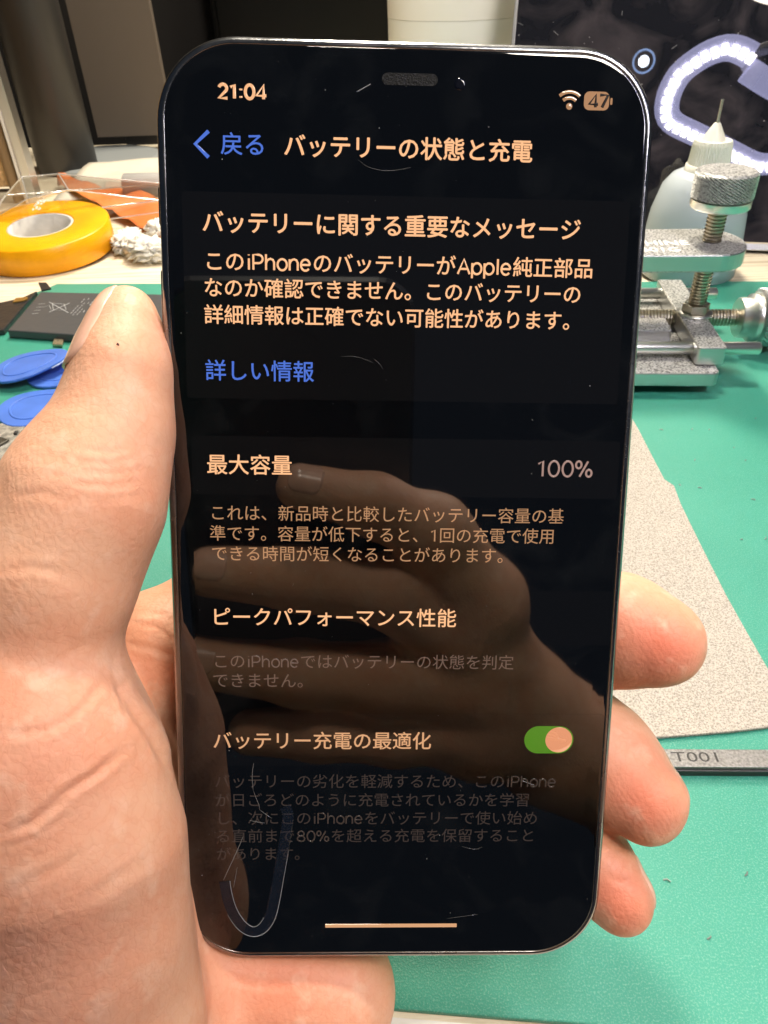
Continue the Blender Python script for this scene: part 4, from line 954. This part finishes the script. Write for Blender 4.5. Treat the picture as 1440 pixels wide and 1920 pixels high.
# ---------------------------------------------------------------- far left: board, cylinder, stand
pc = desk(75, 372)
cork = thing('cork_board', 'cork board in a silver frame standing at the left edge', 'board', (pc[0], pc[1], -2))
zt = 420
MB().box((-9,-7,0), (0,7,zt)).build('frame_post', M_alu, cork, .5)
MB().box((-9.6,-9.4,0), (-7.6,-7.05,zt)).build('frame_lip', mat('white_lip', (.75,.73,.68), .4), cork, .3)
fixn(MB().lathe([(5.6,0),(5.6,zt-140)], (-17,-1,0), 20).build('wooden_rod', mat('brown_rod', (.26,.17,.085), .4, .2), cork))
fixn(MB().lathe([(3,0),(8,1),(8.6,5),(6,9),(2,10)], (-18,-8,zt-140+4), 24, 'y').build('knob', mat('clear_knob', (.7,.7,.66), .15, trans=.5), cork))
MB().box((-200,2,12), (-23,7,zt-160)).build('cork_panel', mat('cork', (.62,.40,.19), .9, var=.35, vscale=260, bump=.6, bscale=420, bdist=.0006), cork)
MB().box((-200,-2,0), (-9.2,9,9)).build('bottom_rail', M_alu, cork, .5)
yc_ = desk(124, 318); 
cyl = thing('dark_cylinder', 'tall dark grey cylinder standing between the silver frame and the taupe panel', 'canister', (yc_[0], yc_[1]+8, -2))
fixn(MB().lathe([(27,0),(28.5,2),(28.5,330),(27.5,332)], n=64).build('cylinder_body', mat('graphite', (.034,.032,.030), .42, .3), cyl))
q0 = desk(178, 292); qd = w2p(q0)[2]
stand = thing('monitor_stand', 'taupe metal monitor stand plate behind the dark cylinder', 'stand', (q0[0], q0[1]+30, -2))
wl = (305-178)*qd/F*1.15
hb_ = height(q0[0], q0[1]+20, 255)
fr_ = []
for x_, z_ in ((0,hb_),(wl-12,hb_),(wl-4,hb_+3),(wl,hb_+12),(wl-3,hb_+400),(0,hb_+400)): fr_.append((x_, z_))
mb = MB().prism(fr_, 0, 8, .8); xf = np.eye(4); xf[:3,:3] = np.array([[1,0,0],[0,0,-1],[0,1,0]]).astype(float)
fixn(mb.build('stand_plate', mat('taupe_metal', (.115,.092,.072), .6, .1), stand, xf=xf))
ft = desk(190,300)-np.array([q0[0], q0[1]+30, 0]); fixn(MB().lathe([(60,0),(62,1),(62,3.5),(56,5)], (ft[0],ft[1],0), 60).build('stand_foot', mat('grey_foot', (.32,.34,.34), .4, .2), stand))
MB().box((25,4,4), (60,12,hb_+80)).build('stand_neck', mat('neck_dark', (.02,.018,.016), .6), stand, 1)
bk0 = desk(290, 250)
blk = thing('black_backing', 'black cabinet filling the dark area behind the top of the smartphone', 'backing', (bk0[0]+62, 1090, -700))  # stands in for a dark panel of unknown kind; floor-standing form made up
MB().box((0,0,0), (470,50,1500)).build('backing_body', mat('black_shell', (.002,.002,.002), .4, spec=.15), blk, 4)
MB().box((8,-6,20), (462,-.2,1490)).build('backing_front', mat('black_front', (.0025,.0025,.0025), .3, spec=.2), blk, 2)
# large white bottle
lb = desk(853, 350); zb = lambda y: height(lb[0], lb[1], y)
big = thing('white_bottle', 'large translucent white bottle standing behind the top edge of the smartphone', 'bottle', (lb[0], lb[1], -2))
ld = w2p((lb[0], lb[1], zb(40)))[2]; rb_ = 134*ld/F
zlev = zb(22)
M_hd = mat('milky_white', (.92,.91,.84), .35)
fixn(MB().lathe([(rb_-6,0),(rb_,6),(rb_,zlev)], n=64).build('filled_part', mat('milky_grey', (.90,.92,.87), .3), big))
fixn(MB().lathe([(rb_+.15,zlev+.2),(rb_+.15,zlev+60),(rb_-10,zlev+90),(20,zlev+105),(20,zlev+130)], n=64).build('empty_part', M_hd, big))
